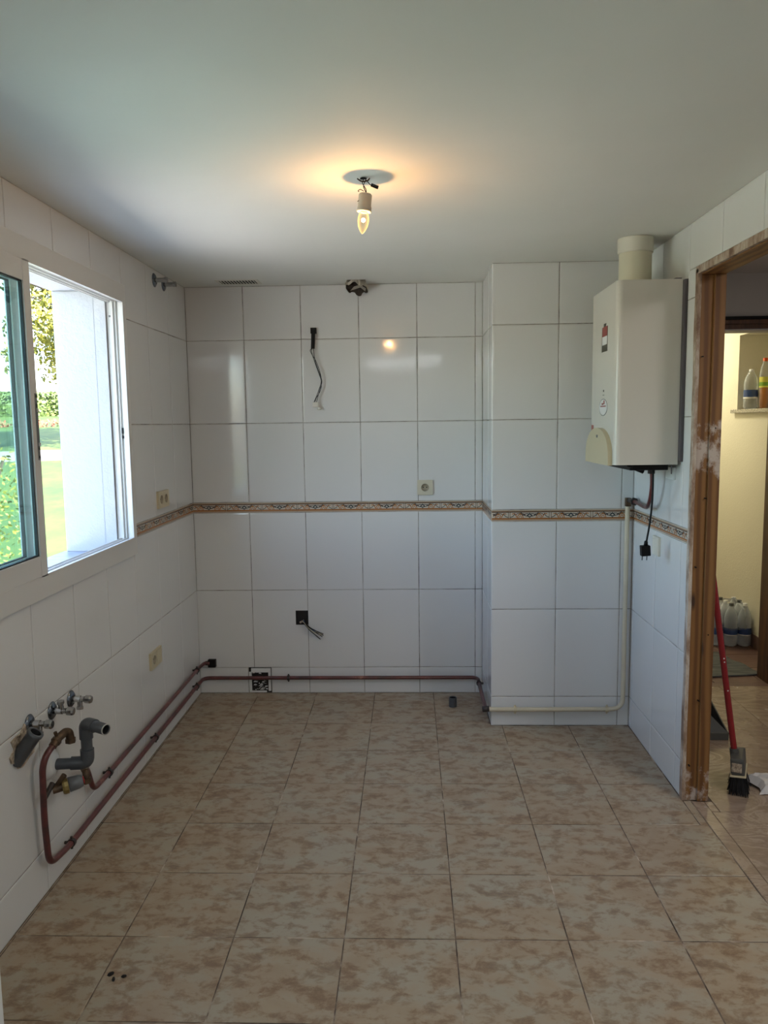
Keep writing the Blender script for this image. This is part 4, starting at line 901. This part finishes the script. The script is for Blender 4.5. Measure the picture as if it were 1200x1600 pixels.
# water pack
def bottle_mesh(b, o, h, r, m, capm, body=None, level=0):
    k = h/.31
    prof = [(0, .004), (r*.7, 0), (r, .012*k), (r, .07*k), (r*.95, .078*k), (r, .085*k), (r, .135*k), (r*.93, .15*k), (r, .165*k), (r*.98, .20*k), (r*.80, .235*k), (r*.45, .27*k), (.014, .285*k), (.014, .292*k)]
    b.lathe(prof, m, 20, o)
    return prof
wp = thing('bottled_water_pack', (3.38, .93, 0), 'shrink-wrapped pack of clear water bottles against the cream entrance wall', 'bottled water')
for i in range(2):
    for j in range(3):
        x = 3.475-.094*i; y = .915+.094*j
        x = 3.480-.092*i
        b = MB(); bottle_mesh(b, (x, y, .002), .30, .044, M['pet'], M['whitelabel']); bt = b.build('bottle', wp)
        b = MB(); b.lathe([(.0448, .082), (.0448, .128)], M['bluelabel'], 20, (x, y, .002)); b.lathe([(.0449, .078), (.0449, .084)], M['whitelabel'], 20, (x, y, .002)); b.build('label', bt)
        b = MB(); b.lathe([(.015, .274), (.015, .292), (0, .293)], [M['whiteplastic'], M['greyplastic']][(i+j) % 2], 14, (x, y, .002)); b.build('bottle_cap', bt)
# third visible bottle at the left of the pack
for j in range(3):
    x = 3.480-.092*2; y = .935+.094*j
    b = MB(); bottle_mesh(b, (x, y, .002), .30, .044, M['pet'], M['whitelabel']); bt = b.build('bottle', wp)
    b = MB(); b.lathe([(.0448, .082), (.0448, .128)], M['bluelabel'], 20, (x, y, .002)); b.build('label', bt)
    b = MB(); b.lathe([(.015, .274), (.015, .292), (0, .293)], M['whiteplastic'], 14, (x, y, .002)); b.build('bottle_cap', bt)
b = MB(); n = 24; vs = []; rnd = random.Random(6)
for (h, s) in ((.12, 1.0), (.17, 1.0), (.21, 1.0), (.255, .9), (.295, .6)):
    for k in range(n):
        a = 2*math.pi*k/n; ca_, sa_ = math.cos(a), math.sin(a); q = (abs(ca_)**4+abs(sa_)**4)**-.25
        vs.append((3.385+.141*s*q*ca_+rnd.uniform(-.004, .002), 1.012+.147*s*q*sa_+rnd.uniform(-.004, .004), h+rnd.uniform(-.008, .008)))
b.add(vs, [(i*n+k, i*n+(k+1) % n, (i+1)*n+(k+1) % n, (i+1)*n+k) for i in range(4) for k in range(n)], M['petclear']); b.build('shrink_wrap', wp)
# bottles on the niche shelf
def bottle(x, y, h, r, label, capm, lab, liquid=None, l2=None):
    z = NZ0+.001; t_ = thing('bottle', (x, y, z), label, 'bottle', 'bottles on the niche shelf'); k = h/.31
    b = MB(); bottle_mesh(b, (x, y, z), h, r, M['petclear'], capm); b.build('body', t_)
    b = MB(); b.lathe([(.0155, h*.895), (.0155, h*.955), (0, h*.96)], capm, 14, (x, y, z)); b.build('bottle_cap', t_)
    b = MB(); b.lathe([(r+.0008, lab[0]*h), (r+.0008, lab[1]*h)], lab[2], 20, (x, y, z)); 
    if l2: b.lathe([(r+.0012, l2[0]*h), (r+.0012, l2[1]*h)], l2[2], 20, (x, y, z))
    b.build('label', t_)
    if liquid: b = MB(); b.lathe([(0, .006), (r*.92, .006), (r*.92, liquid[0]*h), (0, liquid[0]*h)], liquid[1], 18, (x, y, z)); b.build('drink', t_)
bottle(3.583, 1.20, .285, .046, 'clear water bottle with blue label at the left of the niche shelf', M['whitelabel'], (.28, .46, M['bluelabel']), None, (.25, .29, M['whitelabel']))
bottle(3.650, 1.145, .360, .034, 'tall bottle of orange drink with orange cap on the niche shelf', M['orangecap'], (.40, .60, M['yellowlabel']), (.42, M['orange']), (.43, .50, M['greenlabel']))
bottle(3.712, 1.095, .315, .040, 'clear bottle with pink and white label, right of the orange drink', M['whitelabel'], (.24, .44, M['whitelabel']), (.12, M['connector']), (.28, .36, M['pinklabel']))

# ------------------------------------------------------------------ garden
nv = Vector((-.43, .9, 0)).normalized(); tv = Vector((nv.y, -nv.x, 0)); cam0 = Vector((1.2155, -4.2765, 0))
def gz(s): 
    K = [(-60, -.6), (8, -.5), (12, -.38), (24, .60), (27, .86), (34, 1.60), (40, 2.10), (60, 3.0), (90, 4.2)]
    for (a, za), (b_, zb) in zip(K[:-1], K[1:]):
        if s <= b_: return za+(zb-za)*(s-a)/(b_-a)
    return 4.2
def gp(s, t_, dz=0): p_ = cam0+nv*s+tv*t_; return Vector((p_.x, p_.y, gz(s)+dz))
b = MB(); ss = [-60, -30, -15, -5, 0, 4, 8, 10, 12, 15, 18, 21, 24.2]; rnd = random.Random(12)
def strip(ss, t0, t1, n, m_, name, dz=0, wob=0):
    b = MB(); vs = []
    for s in ss:
        for k in range(n+1):
            t_ = t0+(t1-t0)*k/n; p_ = gp(s, t_, dz+rnd.uniform(-.03, .03)*wob); vs.append(p_)
    # keep the garden outside the house
    vs = [Vector((min(p_.x, -.30), p_.y, p_.z)) for p_ in vs]
    b.add(vs, [(i*(n+1)+k, i*(n+1)+k+1, (i+1)*(n+1)+k+1, (i+1)*(n+1)+k) for i in range(len(ss)-1) for k in range(n)], m_, True)
    return b.build(name)
tag(strip([-30, -15, -5, 0, 4, 8, 10, 12, 15, 18, 21, 24.2], -60, 60, 60, M['grass'], 'near_lawn', 0, 1), 'bright green lawn between the window and the pale path', 'lawn', kind='stuff')
M['paving'] = m = mat('pale_patio_paving', (.66, .63, .58), .8)
patio = MB().box((-.29, -9, -.56), (-6.5, 2.6, -.44), M['floor_grout']).build('patio', kind='structure')
pm = tile_mesh(.594, .594, .03, M['paving'], .004, 'paving_slab')
for i in range(10):
    for j in range(19): put(pm, 'paving_slab', patio, 'floor', -.6-.6*i, 2.2-.6*j, -.42)
tag(strip([24.2, 25, 26.6], -60, 60, 30, M['path'], 'garden_path', .01), 'pale path crossing the lawn outside', 'path', kind='structure')
tag(strip([26.6, 30, 34, 37, 40, 50, 60, 90], -60, 60, 40, M['grass'], 'far_lawn', 0, 1), 'bright green lawn rising beyond the path', 'lawn', kind='stuff')
def leaves(b, c, rad, n, size, m_, rnd, squash=(1, 1, 1), surf=False):
    for _ in range(n):
        while True:
            v = Vector((rnd.uniform(-1, 1), rnd.uniform(-1, 1), rnd.uniform(-1, 1)))
            if v.length <= 1 and (not surf or v.length > .7): break
        p_ = Vector(c)+Vector((v.x*rad*squash[0], v.y*rad*squash[1], v.z*rad*squash[2]))
        a_ = Vector((rnd.gauss(0, 1), rnd.gauss(0, 1), rnd.gauss(0, 1))).normalized(); c_ = a_.orthogonal().normalized(); s = size*rnd.uniform(.6, 1.3)
        b.add([p_-a_*s, p_+c_*s*.45, p_+a_*s, p_-c_*s*.45], [(0, 1, 2, 3)], m_)
def tree(s, t_, h, cr_, crh, name, label, n, seed, size=.13):
    base = gp(s, t_); tr_ = thing(name, base, label, 'tree', 'garden trees'); rnd = random.Random(seed); b = MB(); tops = []
    b.tube(smoothpath([base-Vector((0, 0, .3)), base+Vector((.1, .1, h*.25)), base+Vector((-.1, .2, h*.5)), base+Vector((.1, 0, h*.8))]), .2, M['bark'], 10, True, [.24-.0095*i for i in range(19)])
    b.build('trunk', tr_)
    for k in range(8):
        a_ = 2*math.pi*k/8+rnd.random(); st__ = base+Vector((0, 0, h*(.35+.05*k))); e = st__+Vector((math.cos(a_)*cr_*.75, math.sin(a_)*cr_*.75, crh*.35)); tops.append(e)
        b = MB(); b.tube(smoothpath([st__, (st__+e)/2+Vector((0, 0, .35)), e]), .06, M['bark'], 6, True, [.08-.005*i for i in range(13)]); b.build('branch', tr_)
    b = MB(); cc_ = base+Vector((0, 0, h*.72+.9)); 
    for k in range(26):
        a_ = rnd.random()*6.283; q = rnd.random()**.5*cr_*.85; c_ = cc_+Vector((math.cos(a_)*q, math.sin(a_)*q, rnd.uniform(-.5, .45)*crh*(1-.3*(q/cr_)**2)))
        leaves(b, c_, cr_*.34, n//26, size, M['leafy'], rnd, (1, 1, .9))
    for k in range(14):      # drooping sprays
        a_ = rnd.random()*6.283; q = cr_*rnd.uniform(.4, .95); c_ = cc_+Vector((math.cos(a_)*q, math.sin(a_)*q, -crh*.55)); leaves(b, c_, cr_*.14, n//60, size, M['leafy'], rnd, (1, 1, 2.2))
    b.build('foliage', tr_, kind='stuff'); return tr_
tree(27, 1.6, 6.0, 2.6, 4.2, 'garden_tree', 'yellow-green tree on the lawn seen through the open half of the window', 9000, 3, .10)
tree(30, -6.0, 6.5, 3.0, 4.4, 'garden_tree', 'yellow-green tree seen through the window glass', 6000, 5, .12)
hg = thing('hedge', gp(40.6, 0), 'long clipped green hedge at the top of the lawn', 'hedge')
b = MB(); n = 90; rnd = random.Random(21); vs = []
for k in range(n+1):
    t_ = -25+50*k/n
    for (s, dz) in ((40, -.1), (39.9, .55), (40.1, 1.0), (40.9, 1.1), (41.5, .9), (41.6, -.1)): vs.append(gp(s+rnd.uniform(-.1, .1), t_, 0)*1+Vector((0, 0, dz-gz(s)+gz(40)+rnd.uniform(-.06, .06))))
b.add(vs, [(k*6+j, k*6+j+1, (k+1)*6+j+1, (k+1)*6+j) for k in range(n) for j in range(5)], M['hedgeleaf']); b.build('hedge_body', hg)
b = MB()
for _ in range(9000):
    t_ = rnd.uniform(-18, 12); s = 39.85+rnd.random()*.15; dz = rnd.random()*1.1
    if rnd.random() < .25: s = rnd.uniform(40, 41.4); dz = 1.12
    p_ = gp(s, t_); p_.z = gz(40)+dz; a_ = Vector((rnd.gauss(0, 1), rnd.gauss(0, 1), rnd.gauss(0, 1))).normalized(); c_ = a_.orthogonal(); q = rnd.uniform(.05, .11)
    b.add([p_-a_*q, p_+c_*q*.5, p_+a_*q, p_-c_*q*.5], [(0, 1, 2, 3)], M['hedgeleaf'])
b.build('leaf_layer', hg, kind='stuff')
b = MB()
for _ in range(2500):
    t_ = rnd.uniform(-14, 10); p_ = gp(34+rnd.uniform(-.25, .25), t_, rnd.random()**1.5*.30); a_ = Vector((rnd.gauss(0, 1), rnd.gauss(0, 1), rnd.gauss(0, 1.5))).normalized(); c_ = a_.orthogonal(); q = rnd.uniform(.03, .09)
    b.add([p_-a_*q, p_+c_*q*.5, p_+a_*q, p_-c_*q*.5], [(0, 1, 2, 3)], M['drybed'] if rnd.random() < .7 else M['flower'])
tag(b.build('flower_bed'), 'low reddish-brown row of plants across the far lawn', 'flower bed', kind='stuff')
def shrub(c, rad, h, label, ml, n, seed, fl_n=0):
    t_ = thing('shrub', (c[0], c[1], c[2]), label, 'shrub', 'shrubs outside'); rnd = random.Random(seed); b = MB()
    for k in range(7): a_ = k*.9; b.tube(smoothpath([c, Vector(c)+Vector((math.cos(a_)*rad*.3, math.sin(a_)*rad*.3, h*.5)), Vector(c)+Vector((math.cos(a_)*rad*.6, math.sin(a_)*rad*.6, h*.9))], 4), .012, M['bark'], 5)
    b.build('stems', t_)
    b = MB(); leaves(b, Vector(c)+Vector((0, 0, h*.6)), 1, n, .035, ml, rnd, (rad, rad, h*.45)); b.build('foliage', t_, kind='stuff')
    if fl_n: b = MB(); leaves(b, Vector(c)+Vector((0, 0, h*.85)), 1, fl_n, .03, M['flower'], rnd, (rad*.8, rad*.8, h*.2)); b.build('flowers', t_, kind='stuff')
shrub((-3.95, 4.5, -.5), .8, 1.9, 'loose leafy shrub outside, seen through the window glass', M['leafy'], 1300, 31)
shrub((-1.55, -.05, -.55), .30, 1.42, 'low shrub with red flowers just outside below the window sill', M['leafy'], 900, 32, 160)
hs_ = thing('distant_house', gp(62, 3), 'distant house with reddish roof beyond the hedge', 'house'); base = gp(62, 3)
b = MB(); b.box(base+Vector((-6, -1, -1)), base+Vector((6, 5, .55)), M['housewall']); b.build('walls', hs_)
b = MB(); x, y, z = base; b.add([(x-6.4, y-1.5, z+.5), (x+6.4, y-1.5, z+.5), (x+6.4, y+5.5, z+.5), (x-6.4, y+5.5, z+.5), (x-4, y+2, z+1.15), (x+4, y+2, z+1.15)], [(0, 1, 5, 4), (1, 2, 5), (2, 3, 4, 5), (3, 0, 4), (0, 3, 2, 1)], M['roof']); b.build('roof', hs_)
